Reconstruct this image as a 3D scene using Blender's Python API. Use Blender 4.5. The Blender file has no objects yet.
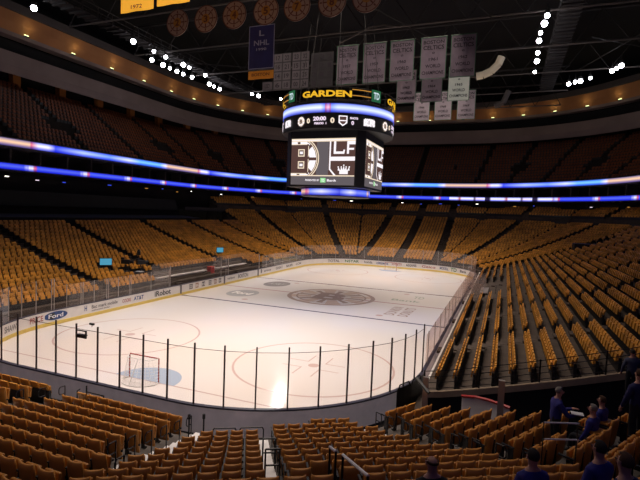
import bpy, bmesh, math, random
from mathutils import Vector, Matrix
random.seed(7)
S = bpy.context.scene
COL = S.collection
PI = math.pi

# ------------------------------------------------------------------ materials
def new_mat(name):
    m = bpy.data.materials.new(name); m.use_nodes = True
    nt = m.node_tree; nt.nodes.clear()
    out = nt.nodes.new('ShaderNodeOutputMaterial')
    return m, nt, out

def pbr(name, col, rough=0.6, metal=0.0, var=0.0, scale=3.0, bump=0.0, emis=None, estr=0.0, spec=0.5, vary_hue=None):
    m, nt, out = new_mat(name)
    b = nt.nodes.new('ShaderNodeBsdfPrincipled')
    b.inputs['Base Color'].default_value = (*col, 1)
    b.inputs['Roughness'].default_value = rough
    b.inputs['Metallic'].default_value = metal
    b.inputs['Specular IOR Level'].default_value = spec
    if emis:
        b.inputs['Emission Color'].default_value = (*emis, 1)
        b.inputs['Emission Strength'].default_value = estr
    if var > 0 or bump > 0:
        tc = nt.nodes.new('ShaderNodeTexCoord')
        n = nt.nodes.new('ShaderNodeTexNoise'); n.inputs['Scale'].default_value = scale; n.inputs['Detail'].default_value = 4
        nt.links.new(tc.outputs['Object'], n.inputs['Vector'])
        if var > 0:
            r = nt.nodes.new('ShaderNodeValToRGB')
            c2 = vary_hue or tuple(max(0, c * (1 - var)) for c in col)
            c1 = tuple(min(1, c * (1 + var * .6)) for c in col)
            r.color_ramp.elements[0].position = .3; r.color_ramp.elements[0].color = (*c2, 1)
            r.color_ramp.elements[1].position = .7; r.color_ramp.elements[1].color = (*c1, 1)
            nt.links.new(n.outputs['Fac'], r.inputs['Fac'])
            nt.links.new(r.outputs['Color'], b.inputs['Base Color'])
        if bump > 0:
            bp = nt.nodes.new('ShaderNodeBump'); bp.inputs['Strength'].default_value = bump
            nt.links.new(n.outputs['Fac'], bp.inputs['Height']); nt.links.new(bp.outputs['Normal'], b.inputs['Normal'])
    nt.links.new(b.outputs[0], out.inputs[0])
    return m

def emit(name, col, s=1.0):
    m, nt, out = new_mat(name)
    e = nt.nodes.new('ShaderNodeEmission'); e.inputs[0].default_value = (*col, 1); e.inputs[1].default_value = s
    nt.links.new(e.outputs[0], out.inputs[0])
    return m

GOLD = (.55, .225, .030)
M = {}
M['seat'] = pbr('seat_gold', GOLD, .5, var=.28, scale=2.2)
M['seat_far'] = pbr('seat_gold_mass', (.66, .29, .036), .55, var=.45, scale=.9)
M['seat_balc'] = pbr('seat_balcony', (.17, .044, .010), .6, var=.35, scale=.6)  # same seats as the bowl, with the balcony's dimness put into the colour
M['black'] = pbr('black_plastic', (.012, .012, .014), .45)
M['blackmetal'] = pbr('black_metal', (.02, .018, .018), .35, .6)
M['concrete'] = pbr('terrace_concrete', (.085, .062, .048), .85, var=.3, scale=1.5, bump=.1)
M['concrete_near'] = pbr('terrace_concrete_near', (.10, .085, .075), .8, var=.25, scale=2, bump=.1)
M['step'] = pbr('aisle_step', (.80, .78, .78), .75, var=.12, scale=4)
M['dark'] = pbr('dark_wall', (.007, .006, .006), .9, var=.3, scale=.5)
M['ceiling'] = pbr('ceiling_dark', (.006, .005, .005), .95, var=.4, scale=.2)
M['pit'] = pbr('pit_dark', (.008, .007, .008), .9)
M['bulk'] = pbr('bulkhead_plaster', (.20, .15, .145), .85, var=.15, scale=.25)
M['bulk_dark'] = pbr('fascia_dark', (.05, .042, .042), .8)
M['beam'] = pbr('ring_beam_grey', (.06, .05, .05), .7)
M['cove'] = pbr('cove_orange', (.36, .15, .055), .8, var=.15, scale=.3)
M['pier'] = pbr('pier_orange', (.40, .14, .03), .8)
M['steel'] = pbr('truss_steel', (.026, .022, .021), .7, .1)
M['pipe'] = pbr('pale_pipe', (.11, .095, .085), .7)
M['duct'] = pbr('pale_duct', (.75, .66, .50), .6, emis=(.75, .6, .4), estr=.10)  # faint glow painted in to brighten the duct, not a lamp
M['boardwhite'] = pbr('board_white', (.80, .76, .73), .35, var=.05, scale=2)
M['boardback'] = pbr('board_outer_glowing', (.85, .76, .76), .7, var=.2, scale=1, emis=(.8, .68, .68), estr=.07)  # slight glow added so the unlit board backs look brighter
M['kick'] = pbr('kickplate_yellow', (.74, .55, .13), .4)
M['cap'] = pbr('board_cap_dark', (.05, .05, .08), .4)
M['post'] = pbr('glass_post_dark', (.035, .025, .025), .4, .5)
M['postpale'] = pbr('glass_post_pale', (.42, .38, .36), .4, .5)
M['red'] = pbr('goal_red', (.42, .05, .04), .4)
M['redband'] = pbr('barrier_red', (.45, .03, .03), .4)
M['net'] = pbr('net_white', (.8, .8, .8), .8)
M['adblue'] = pbr('ad_blue', (.03, .07, .22), .5)
M['adwhite'] = pbr('ad_white', (.85, .85, .9), .5)
M['adgrey'] = pbr('ad_grey', (.16, .15, .15), .5)
M['adblack'] = pbr('ad_black', (.03, .03, .03), .5)
M['adgreen'] = pbr('ad_green', (.04, .20, .06), .5)
M['adred'] = pbr('ad_red', (.40, .12, .10), .5)
M['adbrown'] = pbr('ad_brown', (.35, .17, .11), .5)
M['rail'] = pbr('handrail_black', (.018, .017, .018), .35, .5)
M['railsilver'] = pbr('handrail_silver', (.75, .75, .78), .45, .2)
M['bulb'] = emit('lamp_lens', (.93, .92, 1.0), 26)
M['bulbsmall'] = emit('small_lamp_lens', (1, .95, .85), 3.0)
M['housing'] = pbr('lamp_housing', (.05, .05, .05), .5, .5)
M['covelamp'] = emit('cove_lamp_lens', (.85, 1.0, .45), 2.6)
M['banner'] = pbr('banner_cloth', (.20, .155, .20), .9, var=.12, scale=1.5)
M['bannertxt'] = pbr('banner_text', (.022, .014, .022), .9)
M['bannerlit'] = pbr('banner_cloth_lit', (.60, .58, .52), .9, var=.08, scale=1.5, emis=(.8, .85, .7), estr=.14)  # lit copy of the banner cloth: brightness and glow put into the material
M['bannerlit2'] = pbr('banner_cloth_mid', (.34, .29, .33), .9, var=.1, scale=1.5)  # half-lit copy of the banner cloth, brightness put into the colour
M['bannergreen'] = pbr('banner_green', (.03, .13, .06), .9)
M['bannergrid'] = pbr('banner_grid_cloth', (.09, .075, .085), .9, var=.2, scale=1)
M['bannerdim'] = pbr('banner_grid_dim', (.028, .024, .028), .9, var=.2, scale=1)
M['bannerblue'] = pbr('banner_blue', (.03, .032, .14), .85, var=.15, scale=1)
M['bannerbluetxt'] = pbr('banner_blue_text', (.34, .36, .52), .85)
M['bannergold'] = pbr('banner_gold', (.85, .42, .03), .85, emis=(1, .45, .03), estr=.42)  # cloth glows to look lit, no lamp behind it
M['bannerorange'] = pbr('banner_orange', (.62, .24, .03), .85, emis=(1, .35, .03), estr=.05)  # weak glow in the cloth stands in for light on it
M['roundel'] = pbr('roundel_cream', (.36, .25, .20), .8)
M['roundel2'] = pbr('roundel_brown', (.14, .04, .02), .8)
M['roundel3'] = pbr('roundel_gold', (.42, .19, .03), .8)
M['monitor'] = emit('monitor_screen', (.10, .42, .62), .75)
M['skin'] = pbr('skin', (.48, .24, .17), .6)
M['jacket'] = pbr('jacket_blue', (.018, .018, .19), .8, var=.15, scale=8)
M['jacketdark'] = pbr('jacket_dark_navy', (.010, .011, .075), .85)
M['greyshirt'] = pbr('grey_blue_shirt', (.06, .065, .11), .85)
M['trouser'] = pbr('dark_trousers', (.012, .012, .016), .9)
M['hairgrey'] = pbr('hair_grey', (.20, .18, .16), .9, bump=.3, scale=60)
M['hairdark'] = pbr('hair_dark', (.02, .013, .010), .9, bump=.3, scale=60)
M['hairbrown'] = pbr('hair_brown', (.07, .03, .015), .9, bump=.3, scale=60)
M['shoe'] = pbr('shoe_black', (.01, .01, .01), .5)
M['paper'] = pbr('paper_white', (.7, .7, .72), .8)
M['sc_black'] = pbr('scoreboard_black', (.010, .010, .012), .5)
M['e_white'] = emit('screen_white', (1.0, .93, .97), 1.05)
M['e_cream'] = emit('screen_cream', (1.0, .82, .62), .95)
M['e_brown'] = emit('screen_brown', (.10, .052, .045), 1.0)
M['e_grey'] = emit('screen_grey', (.13, .11, .12), 1.0)
M['e_pink'] = emit('screen_pinkwhite', (.95, .78, .95), 1.0)
M['e_yellow'] = emit('sign_yellow', (1.0, .55, .03), .85)
M['e_gold'] = emit('sign_gold_dim', (.75, .35, .07), .6)
M['e_green'] = emit('sign_green', (.03, .16, .07), .7)
M['e_green2'] = emit('screen_green', (.35, .85, .35), .9)
M['e_pale'] = emit('sign_pale_blue', (.75, .92, 1.0), .8)
M['e_red'] = emit('sign_red', (.85, .18, .25), .9)
M['e_blue'] = emit('led_blue', (.05, .09, .9), .9)
M['c_yellow'] = pbr('curb_white', (.75, .72, .7), .6)

def led_mat(name, stops, vfade=True, s=1.0):
    """colour along the strip from UV.x (fract), whiter centre from UV.y"""
    m, nt, out = new_mat(name)
    N = nt.nodes; L = nt.links
    uv = N.new('ShaderNodeUVMap'); sp = N.new('ShaderNodeSeparateXYZ'); L.new(uv.outputs[0], sp.inputs[0])
    fr = N.new('ShaderNodeMath'); fr.operation = 'FRACT'; L.new(sp.outputs[0], fr.inputs[0])
    r = N.new('ShaderNodeValToRGB'); cr = r.color_ramp
    cr.elements[0].position = stops[0][0]; cr.elements[0].color = (*stops[0][1], 1)
    cr.elements[1].position = stops[-1][0]; cr.elements[1].color = (*stops[-1][1], 1)
    for p, c in stops[1:-1]:
        e = cr.elements.new(p); e.color = (*c, 1)
    L.new(fr.outputs[0], r.inputs['Fac'])
    vr = N.new('ShaderNodeValToRGB'); v = vr.color_ramp
    v.elements[0].position = 0; v.elements[0].color = (.03, .04, .35, 1)
    v.elements[1].position = 1; v.elements[1].color = (.08, .12, .6, 1)
    for p, c in ((.22, (.25, .28, .9)), (.55, (1, 1, 1)), (.8, (.55, .6, 1))):
        e = v.elements.new(p); e.color = (*c, 1)
    L.new(sp.outputs[1], vr.inputs['Fac'])
    mx = N.new('ShaderNodeMix'); mx.data_type = 'RGBA'; mx.blend_type = 'MULTIPLY'; mx.inputs['Factor'].default_value = 1.0
    L.new(r.outputs[0], mx.inputs['A']); L.new(vr.outputs[0], mx.inputs['B'])
    e = N.new('ShaderNodeEmission'); e.inputs[1].default_value = s
    L.new(mx.outputs['Result'], e.inputs[0]); L.new(e.outputs[0], out.inputs[0])
    return m

BL = (.07, .11, .85); LB = (.22, .40, 1.0); WH = (1.0, .95, 1.0); PE = (1.0, .62, .38); RD = (.9, .12, .22); CY = (.22, .60, 1.0)
M['led_upper'] = led_mat('led_ribbon_upper', [(0, WH), (.03, RD), (.035, PE), (.28, PE), (.30, WH), (.34, CY), (.48, CY), (.55, (.8, .85, 1)), (.66, LB), (.80, (.5, .62, 1)), (.93, BL), (.96, WH), (1, WH)], s=1.15)
M['led_lower'] = led_mat('led_ribbon_lower', [(0, (.10, .14, .9)), (.78, (.10, .15, .95)), (.80, (.9, .1, .3)), (.84, (.9, .3, .4)), (.85, WH), (.92, WH), (.925, (.4, .4, 1)), (.96, (.5, .5, 1)), (1, (.10, .15, .9))], s=1.0)
M['led_lower_white'] = led_mat('led_ribbon_white', [(0, WH), (.18, (1, .8, .9)), (.22, (.05, .02, .06)), (.26, WH), (.5, WH), (.54, (.6, .1, .1)), (.6, WH), (.86, WH), (.90, (.03, .02, .05)), (1, (.03, .02, .05))], s=1.2)
M['led_sb'] = led_mat('led_scoreboard_ring', [(0, (.75, .85, 1)), (.42, (.9, .97, 1)), (.465, (.3, .45, 1)), (.47, (.8, .15, .3)), (.50, (1, .6, .8)), (.525, (.8, .15, .3)), (.53, (.3, .45, 1)), (.6, (.75, .85, 1)), (1, (.75, .85, 1))], s=1.15)
M['led_sb2'] = led_mat('led_scoreboard_lower', [(0, (.15, .2, .9)), (.06, (.5, .55, 1)), (.12, (.9, .9, 1)), (.2, (.25, .3, 1)), (.36, (.2, .3, 1)), (.4, (1, .6, .4)), (.54, (1, .55, .35)), (.57, (.9, .15, .3)), (.62, (.9, .4, .5)), (.64, (.3, .4, 1)), (.8, (.9, .9, 1)), (.92, (.3, .35, 1)), (1, (.1, .12, .8))], s=1.0)

def glass_mat(name, haze, tint=(1, .97, .95)):
    m, nt, out = new_mat(name); N = nt.nodes; L = nt.links
    t = N.new('ShaderNodeBsdfTransparent'); t.inputs[0].default_value = (*tint, 1)
    d = N.new('ShaderNodeBsdfDiffuse'); d.inputs[0].default_value = (.75, .70, .68, 1)
    g = N.new('ShaderNodeBsdfGlossy'); g.inputs['Roughness'].default_value = .05
    a = N.new('ShaderNodeMixShader'); a.inputs[0].default_value = haze
    L.new(t.outputs[0], a.inputs[1]); L.new(d.outputs[0], a.inputs[2])
    b = N.new('ShaderNodeMixShader')
    f = N.new('ShaderNodeFresnel'); f.inputs[0].default_value = 1.12
    mu = N.new('ShaderNodeMath'); mu.operation = 'MULTIPLY'; mu.inputs[1].default_value = .22; L.new(f.outputs[0], mu.inputs[0]); L.new(mu.outputs[0], b.inputs[0]); L.new(a.outputs[0], b.inputs[1]); L.new(g.outputs[0], b.inputs[2])
    L.new(b.outputs[0], out.inputs[0])
    return m
M['glass'] = glass_mat('rink_glass_clear', .025)
M['glasshaze'] = glass_mat('rink_glass_hazy', .13)

def ice_mat():
    m, nt, out = new_mat('ice'); N = nt.nodes; L = nt.links
    b = N.new('ShaderNodeBsdfPrincipled')
    tc = N.new('ShaderNodeTexCoord')
    n = N.new('ShaderNodeTexNoise'); n.inputs['Scale'].default_value = .06; n.inputs['Detail'].default_value = 2
    L.new(tc.outputs['Object'], n.inputs['Vector'])
    r = N.new('ShaderNodeValToRGB')  # warm and bluish patches: scoreboard light painted into the ice colour
    r.color_ramp.elements[0].position = .35; r.color_ramp.elements[0].color = (.80, .735, .70, 1)
    r.color_ramp.elements[1].position = .68; r.color_ramp.elements[1].color = (.78, .78, .83, 1)
    L.new(n.outputs['Fac'], r.inputs['Fac']); L.new(r.outputs[0], b.inputs['Base Color'])
    n2 = N.new('ShaderNodeTexNoise'); n2.inputs['Scale'].default_value = .8; n2.inputs['Detail'].default_value = 5
    L.new(tc.outputs['Object'], n2.inputs['Vector'])
    rr = N.new('ShaderNodeMapRange'); rr.inputs['To Min'].default_value = .07; rr.inputs['To Max'].default_value = .14
    L.new(n2.outputs['Fac'], rr.inputs['Value']); L.new(rr.outputs[0], b.inputs['Roughness'])
    b.inputs['IOR'].default_value = 1.31
    L.new(b.outputs[0], out.inputs[0])
    return m
M['ice'] = ice_mat()
def icemark(name, col, mixw=.35):
    w = (.78, .74, .72)
    return pbr(name, tuple(c * (1 - mixw) + a * mixw for c, a in zip(col, w)), .18, spec=.3)
M['i_blue'] = icemark('ice_line_blue', (.05, .05, .14), .10)
M['i_red'] = icemark('ice_line_red', (.35, .06, .06), .32)
M['i_goal'] = icemark('ice_line_goal', (.42, .18, .17), .5)
M['i_circle'] = icemark('ice_circle_red', (.45, .16, .14), .55)
M['i_crease'] = icemark('ice_crease_blue', (.22, .38, .62), .35)
M['i_logo'] = icemark('ice_logo_brown', (.24, .11, .08), .40)
M['i_logo2'] = icemark('ice_logo_pale', (.62, .45, .36), .35)
M['i_ad'] = icemark('ice_ad_dark', (.10, .11, .14), .35)
M['i_ad2'] = icemark('ice_ad_grey', (.25, .30, .34), .5)
M['i_adg'] = icemark('ice_ad_green', (.10, .26, .14), .5)
M['i_adb'] = icemark('ice_ad_brown', (.30, .16, .12), .35)

# ------------------------------------------------------------------ mesh helpers
class MB:
    def __init__(s): s.v = []; s.f = []; s.m = []
    def quad(s, a, b, c, d, mi=0):
        n = len(s.v); s.v += [tuple(a), tuple(b), tuple(c), tuple(d)]; s.f.append((n, n+1, n+2, n+3)); s.m.append(mi)
    def poly(s, pts, mi=0):
        n = len(s.v); s.v += [tuple(p) for p in pts]; s.f.append(tuple(range(n, n+len(pts)))); s.m.append(mi)
    def box(s, c, h, ax=None, mi=0):
        """c centre, h half sizes, ax = 3 axis vectors"""
        ax = ax or (Vector((1, 0, 0)), Vector((0, 1, 0)), Vector((0, 0, 1)))
        c = Vector(c); n = len(s.v)
        for k in range(8):
            p = c + ax[0]*h[0]*(1 if k & 1 else -1) + ax[1]*h[1]*(1 if k & 2 else -1) + ax[2]*h[2]*(1 if k & 4 else -1)
            s.v.append(tuple(p))
        for q in ((0, 2, 3, 1), (4, 5, 7, 6), (0, 1, 5, 4), (2, 6, 7, 3), (0, 4, 6, 2), (1, 3, 7, 5)):
            s.f.append(tuple(n+i for i in q)); s.m.append(mi)
    def bar(s, a, b, r, sides=6, mi=0):
        a = Vector(a); b = Vector(b); d = (b-a)
        if d.length < 1e-6: return
        d.normalize(); u = d.orthogonal().normalized(); w = d.cross(u); n = len(s.v)
        for p in (a, b):
            for k in range(sides):
                t = 2*PI*k/sides; s.v.append(tuple(p + (u*math.cos(t)+w*math.sin(t))*r))
        for k in range(sides):
            j = (k+1) % sides; s.f.append((n+k, n+j, n+sides+j, n+sides+k)); s.m.append(mi)
        s.f.append(tuple(n+k for k in range(sides))[::-1]); s.m.append(mi)
        s.f.append(tuple(n+sides+k for k in range(sides))); s.m.append(mi)
    def path(s, pts, r, sides=6, mi=0):
        for a, b in zip(pts, pts[1:]): s.bar(a, b, r, sides, mi)
    def add(s, o, f=lambda p: p, mi=None):
        n = len(s.v); s.v += [tuple(f(Vector(p))) for p in o.v]; s.f += [tuple(n+i for i in q) for q in o.f]; s.m += o.m if mi is None else [mi]*len(o.f)
    def build(s, name, mats, parent=None, smooth=False, bevel=0):
        me = bpy.data.meshes.new(name); me.from_pydata(s.v, [], s.f)
        mats = mats if isinstance(mats, (list, tuple)) else [mats]
        for mt in mats: me.materials.append(mt)
        if len(mats) > 1: me.polygons.foreach_set('material_index', s.m)
        if smooth: me.polygons.foreach_set('use_smooth', [True]*len(me.polygons))
        me.update()
        o = bpy.data.objects.new(name, me); COL.objects.link(o)
        if parent: o.parent = parent
        if bevel:
            b = o.modifiers.new('Bevel', 'BEVEL'); b.width = bevel; b.segments = 2; b.limit_method = 'ANGLE'
        return o

def tag(o, label=None, cat=None, group=None, kind=None):
    if label: o['label'] = label
    if cat: o['category'] = cat
    if group: o['group'] = group
    if kind: o['kind'] = kind
    return o
def struct(o): o['kind'] = 'structure'; return o
def empty(name, loc=(0, 0, 0), rz=0):
    o = bpy.data.objects.new(name, None); COL.objects.link(o); o.location = loc; o.rotation_euler = (0, 0, rz); o.empty_display_size = .2
    return o

_fc = {}
def text_mb(s, size=1.0, depth=.0, bold=0.0):
    """flat text in XY plane (x right, y up), centred"""
    key = (s, depth, bold)
    if key not in _fc:
        cu = bpy.data.curves.new('t', 'FONT'); cu.body = s; cu.size = 1.0; cu.extrude = depth; cu.offset = bold
        cu.align_x = 'CENTER'; cu.align_y = 'CENTER'; cu.resolution_u = 3
        o = bpy.data.objects.new('t', cu); COL.objects.link(o)
        dg = bpy.context.evaluated_depsgraph_get(); dg.update()
        me = bpy.data.meshes.new_from_object(o.evaluated_get(dg))
        mb = MB(); mb.v = [tuple(v.co) for v in me.vertices]; mb.f = [tuple(p.vertices) for p in me.polygons]; mb.m = [0]*len(mb.f)
        bpy.data.objects.remove(o); bpy.data.curves.remove(cu); bpy.data.meshes.remove(me)
        _fc[key] = mb
    r = MB(); r.add(_fc[key], lambda p: p*size); return r

def word_fit(s, w, h, bold=.02):
    """text scaled to fill w x h"""
    t = text_mb(s, 1.0, 0, bold)
    xs = [p[0] for p in t.v]; ys = [p[1] for p in t.v]
    cx, cy = (max(xs)+min(xs))/2, (max(ys)+min(ys))/2; sx = w/(max(xs)-min(xs)); sy = h/(max(ys)-min(ys))
    r = MB(); r.add(t, lambda p: Vector(((p.x-cx)*sx, (p.y-cy)*sy, 0))); return r

def disc(mb, cx, cy, r, mi=0, n=32, z=0, sx=1, sy=1):
    mb.poly([(cx+r*sx*math.cos(2*PI*k/n), cy+r*sy*math.sin(2*PI*k/n), z) for k in range(n)], mi)
def annulus(mb, cx, cy, r0, r1, mi=0, n=48, z=0, a0=0, a1=2*PI):
    for k in range(n):
        t0 = a0+(a1-a0)*k/n; t1 = a0+(a1-a0)*(k+1)/n
        mb.quad((cx+r0*math.cos(t0), cy+r0*math.sin(t0), z), (cx+r1*math.cos(t0), cy+r1*math.sin(t0), z), (cx+r1*math.cos(t1), cy+r1*math.sin(t1), z), (cx+r0*math.cos(t1), cy+r0*math.sin(t1), z), mi)

def spoked_b(R, m_dark, m_light, z=0, dz=.003):
    """round spoked letter emblem, returns MB with materials 0 dark / 1 light"""
    mb = MB()
    annulus(mb, 0, 0, R*.90, R, m_dark, z=z+dz)
    for k in range(8):
        t = 2*PI*k/8+PI/8
        a = Vector((math.cos(t), math.sin(t), 0)); w = Vector((-a.y, a.x, 0))
        mb.quad(a*R*.45-w*R*.10+Vector((0, 0, z+dz)), a*R*.90-w*R*.17+Vector((0, 0, z+dz)), a*R*.90+w*R*.17+Vector((0, 0, z+dz)), a*R*.45+w*R*.10+Vector((0, 0, z+dz)), m_light)
    t = word_fit('B', R*.72, R*.86, .05)
    mb.add(t, lambda p: p+Vector((0, 0, z+dz*2)), m_dark)
    return mb

# ------------------------------------------------------------------ camera
CAMP = Vector((16.3688, -45.3706, 8.7478)); YAW = .375; PITCH = -.059915; ROLL = .0395877; F = 467.663
cd = bpy.data.cameras.new('camera'); cam = bpy.data.objects.new('camera', cd); COL.objects.link(cam)
cd.sensor_width = 36; cd.lens = F*36/640; cd.clip_end = 400; cd.clip_start = .05
fwd = Vector((-math.sin(YAW)*math.cos(PITCH), math.cos(YAW)*math.cos(PITCH), math.sin(PITCH)))
rt = Vector((math.cos(YAW), math.sin(YAW), 0)); up = rt.cross(fwd)
r2 = rt*math.cos(ROLL)+up*math.sin(ROLL); u2 = -rt*math.sin(ROLL)+up*math.cos(ROLL)
cam.matrix_world = Matrix(((r2.x, u2.x, -fwd.x, CAMP.x), (r2.y, u2.y, -fwd.y, CAMP.y), (r2.z, u2.z, -fwd.z, CAMP.z), (0, 0, 0, 1)))
S.camera = cam
def proj(P):
    d = Vector(P)-CAMP; z = d.dot(fwd)
    if z < .2: return None
    return 320+F*d.dot(r2)/z, 240-F*d.dot(u2)/z, z
def in_view(P, m=60):
    q = proj(P)
    return q and -m < q[0] < 640+m and -m < q[1] < 480+m

# ------------------------------------------------------------------ plan curves
HX, HY, CR = 12.95, 30.48, 8.53
CX, CY = HX-CR, HY-CR
def rrect(a, b, r, z=0, step=1.2, narc=18):
    """rounded rectangle loop, counter-clockwise starting at (a, -(b-r)); returns list of (x,y), outward normals"""
    P = []
    def line(p, q, nrm):
        n = max(1, int((Vector(q)-Vector(p)).length/step))
        for k in range(n): P.append((p[0]+(q[0]-p[0])*k/n, p[1]+(q[1]-p[1])*k/n, nrm[0], nrm[1]))
    def arc(cx, cy, t0):
        for k in range(narc):
            t = t0+PI/2*k/narc; P.append((cx+r*math.cos(t), cy+r*math.sin(t), math.cos(t), math.sin(t)))
    line((a, -(b-r)), (a, b-r), (1, 0)); arc(a-r, b-r, 0)
    line((a-r, b), (-(a-r), b), (0, 1)); arc(-(a-r), b-r, PI/2)
    line((-a, b-r), (-a, -(b-r)), (-1, 0)); arc(-(a-r), -(b-r), PI)
    line((-(a-r), -b), (a-r, -b), (0, -1)); arc(a-r, -(b-r), 3*PI/2)
    return P
def ring_wall(name, plan, prof, mat, parent=None, uvper=None, narc=24, uoff=0, keep=None, matidx=None):
    """sweep profile [(offset,z),...] round a rounded rectangle"""
    P = rrect(*plan, narc=narc); n = len(P); V = []; Fc = []; UV = []; cum = [0]
    for i in range(n):
        a = P[i]; b = P[(i+1) % n]; cum.append(cum[-1]+math.hypot(b[0]-a[0], b[1]-a[1]))
    k = len(prof)
    for (x, y, nx, ny) in P:
        for (o, z) in prof: V.append((x+nx*o, y+ny*o, z))
    for i in range(n):
        j = (i+1) % n
        if keep and not keep((P[i][0]+P[j][0])/2, (P[i][1]+P[j][1])/2): continue
        for q in range(k-1):
            Fc.append((i*k+q, j*k+q, j*k+q+1, i*k+q+1)); UV.append((cum[i], cum[i+1], q/(k-1), (q+1)/(k-1)))
    me = bpy.data.meshes.new(name); me.from_pydata(V, [], Fc)
    for mt in (mat if isinstance(mat, (list, tuple)) else [mat]): me.materials.append(mt)
    if uvper:
        ul = me.uv_layers.new(name='UVMap')
        for f, (u0, u1, v0, v1) in zip(me.polygons, UV):
            for li, (u, v) in zip(f.loop_indices, ((u0, v0), (u1, v0), (u1, v1), (u0, v1))): ul.data[li].uv = (u/uvper+uoff, v)
    me.update(); o = bpy.data.objects.new(name, me); COL.objects.link(o)
    if parent: o.parent = parent
    return o

# ================================================================== ICE
mb = MB(); P = rrect(HX, HY, CR, step=6, narc=16)
mb.poly([(p[0], p[1], 0) for p in P])
ice = struct(mb.build('ice_surface', M['ice']))
tag(ice, 'white ice sheet of the hockey rink inside the boards')
mb = MB(); mb.quad((-60, -75, -.06), (60, -75, -.06), (60, 75, -.06), (-60, 75, -.06))
struct(mb.build('floor', M['pit']))
Z = .004
def ice_part(name, mb, mats): return mb.build(name, mats, ice)
def strip(y0, y1, z=Z):
    def hw(y):
        d = abs(y)-CY
        return HX if d <= 0 else CX+math.sqrt(max(0, CR*CR-d*d))
    m = MB(); m.quad((-hw(y0), y0, z), (hw(y0), y0, z), (hw(y1), y1, z), (-hw(y1), y1, z)); return m
for y in (-7.62, 7.62): ice_part('blue_line', strip(y-.15, y+.15), M['i_blue'])
ice_part('centre_line', strip(-.13, .13), M['i_red'])
for y in (-27.13, 27.13): ice_part('goal_line', strip(y-.05, y+.05), M['i_goal'])
for sx in (-1, 1):
    for sy in (-1, 1):
        m = MB(); annulus(m, 6.7*sx, 21.03*sy, 4.47, 4.60, z=Z); ice_part('faceoff_circle', m, M['i_circle'])
        m = MB(); disc(m, 6.7*sx, 21.03*sy, .32, z=Z)
        for ax in (-1, 1):
            for ay in (-1, 1):
                m.quad(*[(6.7*sx+ax*a, 21.03*sy+ay*b, Z) for a, b in ((.5, .55), (.58, .55), (.58, 1.75), (.5, 1.75))])
                m.quad(*[(6.7*sx+ax*a, 21.03*sy+ay*b, Z) for a, b in ((.5, .5), (1.7, .5), (1.7, .58), (.5, .58))])
        ice_part('faceoff_spot', m, M['i_circle'])
        m = MB(); disc(m, 6.7*sx, 6.1*sy, .32, z=Z*2); ice_part('neutral_spot', m, M['i_circle'])
for sy in (-1, 1):
    m = MB(); pts = [(-1.83, -27.13*1), (1.83, -27.13), (1.83, -25.9)]
    arcp = [(1.83*math.cos(t), -27.13+1.83*math.sin(t)) for t in [PI*k/24 for k in range(25)]]
    m.poly([(x, sy*(-y) if sy > 0 else y, Z*1.5) for x, y in arcp])
    ice_part('goal_crease', m, M['i_crease'])
m = MB(); m.add(spoked_b(4.57, 0, 1, z=Z)); 
annulus(m, 0, 0, 4.57*.76, 4.57*.80, 0, z=Z*2)
for k in range(8):
    t = 2*PI*k/8; a = Vector((math.cos(t), math.sin(t), 0)); w = Vector((-a.y, a.x, 0)); zz = Vector((0, 0, Z*2))
    m.quad(a*1.6-w*.16+zz, a*3.6-w*.34+zz, a*3.6+w*.34+zz, a*1.6+w*.16+zz, 0)
ice_part('centre_emblem', m, [M['i_logo'], M['i_logo2']])
def ice_oval(cx, cy, rx, ry, mat, name, word, wm):
    m = MB(); disc(m, cx, cy, 1, 0, z=Z, sx=rx, sy=ry); 
    m.add(word_fit(word, rx*1.3, ry*.6), lambda p: Vector((p.x+cx, p.y+cy, Z*2)), 1)
    ice_part(name, m, [mat, wm])
ice_oval(-8.59, -3.3, 1.6, 2.0, M['i_ad2'], 'painted_oval_advert', 'Ford', M['boardwhite'])
ice_oval(-8.4, 4.2, 1.5, 2.0, M['i_ad'], 'painted_oval_advert', 'AT&T', M['i_ad2'])
def ice_word(s, cx, cy, w, h, mat, rot=0):
    m = MB(); c, sn = math.cos(rot), math.sin(rot)
    m.add(word_fit(s, w, h), lambda p: Vector((cx+p.x*c-p.y*sn, cy+p.x*sn+p.y*c, Z))); ice_part('painted_advert', m, mat)
ice_word('TD', 8.3, 4.6, 1.1, 1.5, M['i_adg']); ice_word('Bank', 7.4, 2.2, 3.0, 1.0, M['i_adg'])
ice_word('DUNKIN', 7.4, -3.4, 4.0, .95, M['i_adb'], PI/2*.98); ice_word('DONUTS', 8.6, -3.4, 4.0, .95, M['i_adb'], PI/2*.98)

# ================================================================== BOARDS
root = empty('dasher_boards', (0, 0, 0)); tag(root, 'white dasher boards with yellow kickplate and adverts all round the ice', 'rink boards')
panel = ring_wall('board_panel', (HX, HY, CR), [(.005, .26), (.005, 1.03)], M['boardwhite'], root)
ring_wall('kickplate', (HX, HY, CR), [(.0, 0), (-.015, .03), (-.015, .24), (.005, .26)], M['kick'], root)
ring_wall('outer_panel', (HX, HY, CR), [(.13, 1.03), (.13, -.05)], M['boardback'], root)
ring_wall('cap_rail', (HX, HY, CR), [(-.02, 1.03), (-.02, 1.08), (.16, 1.08), (.16, 1.02)], M['cap'], root)
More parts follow.
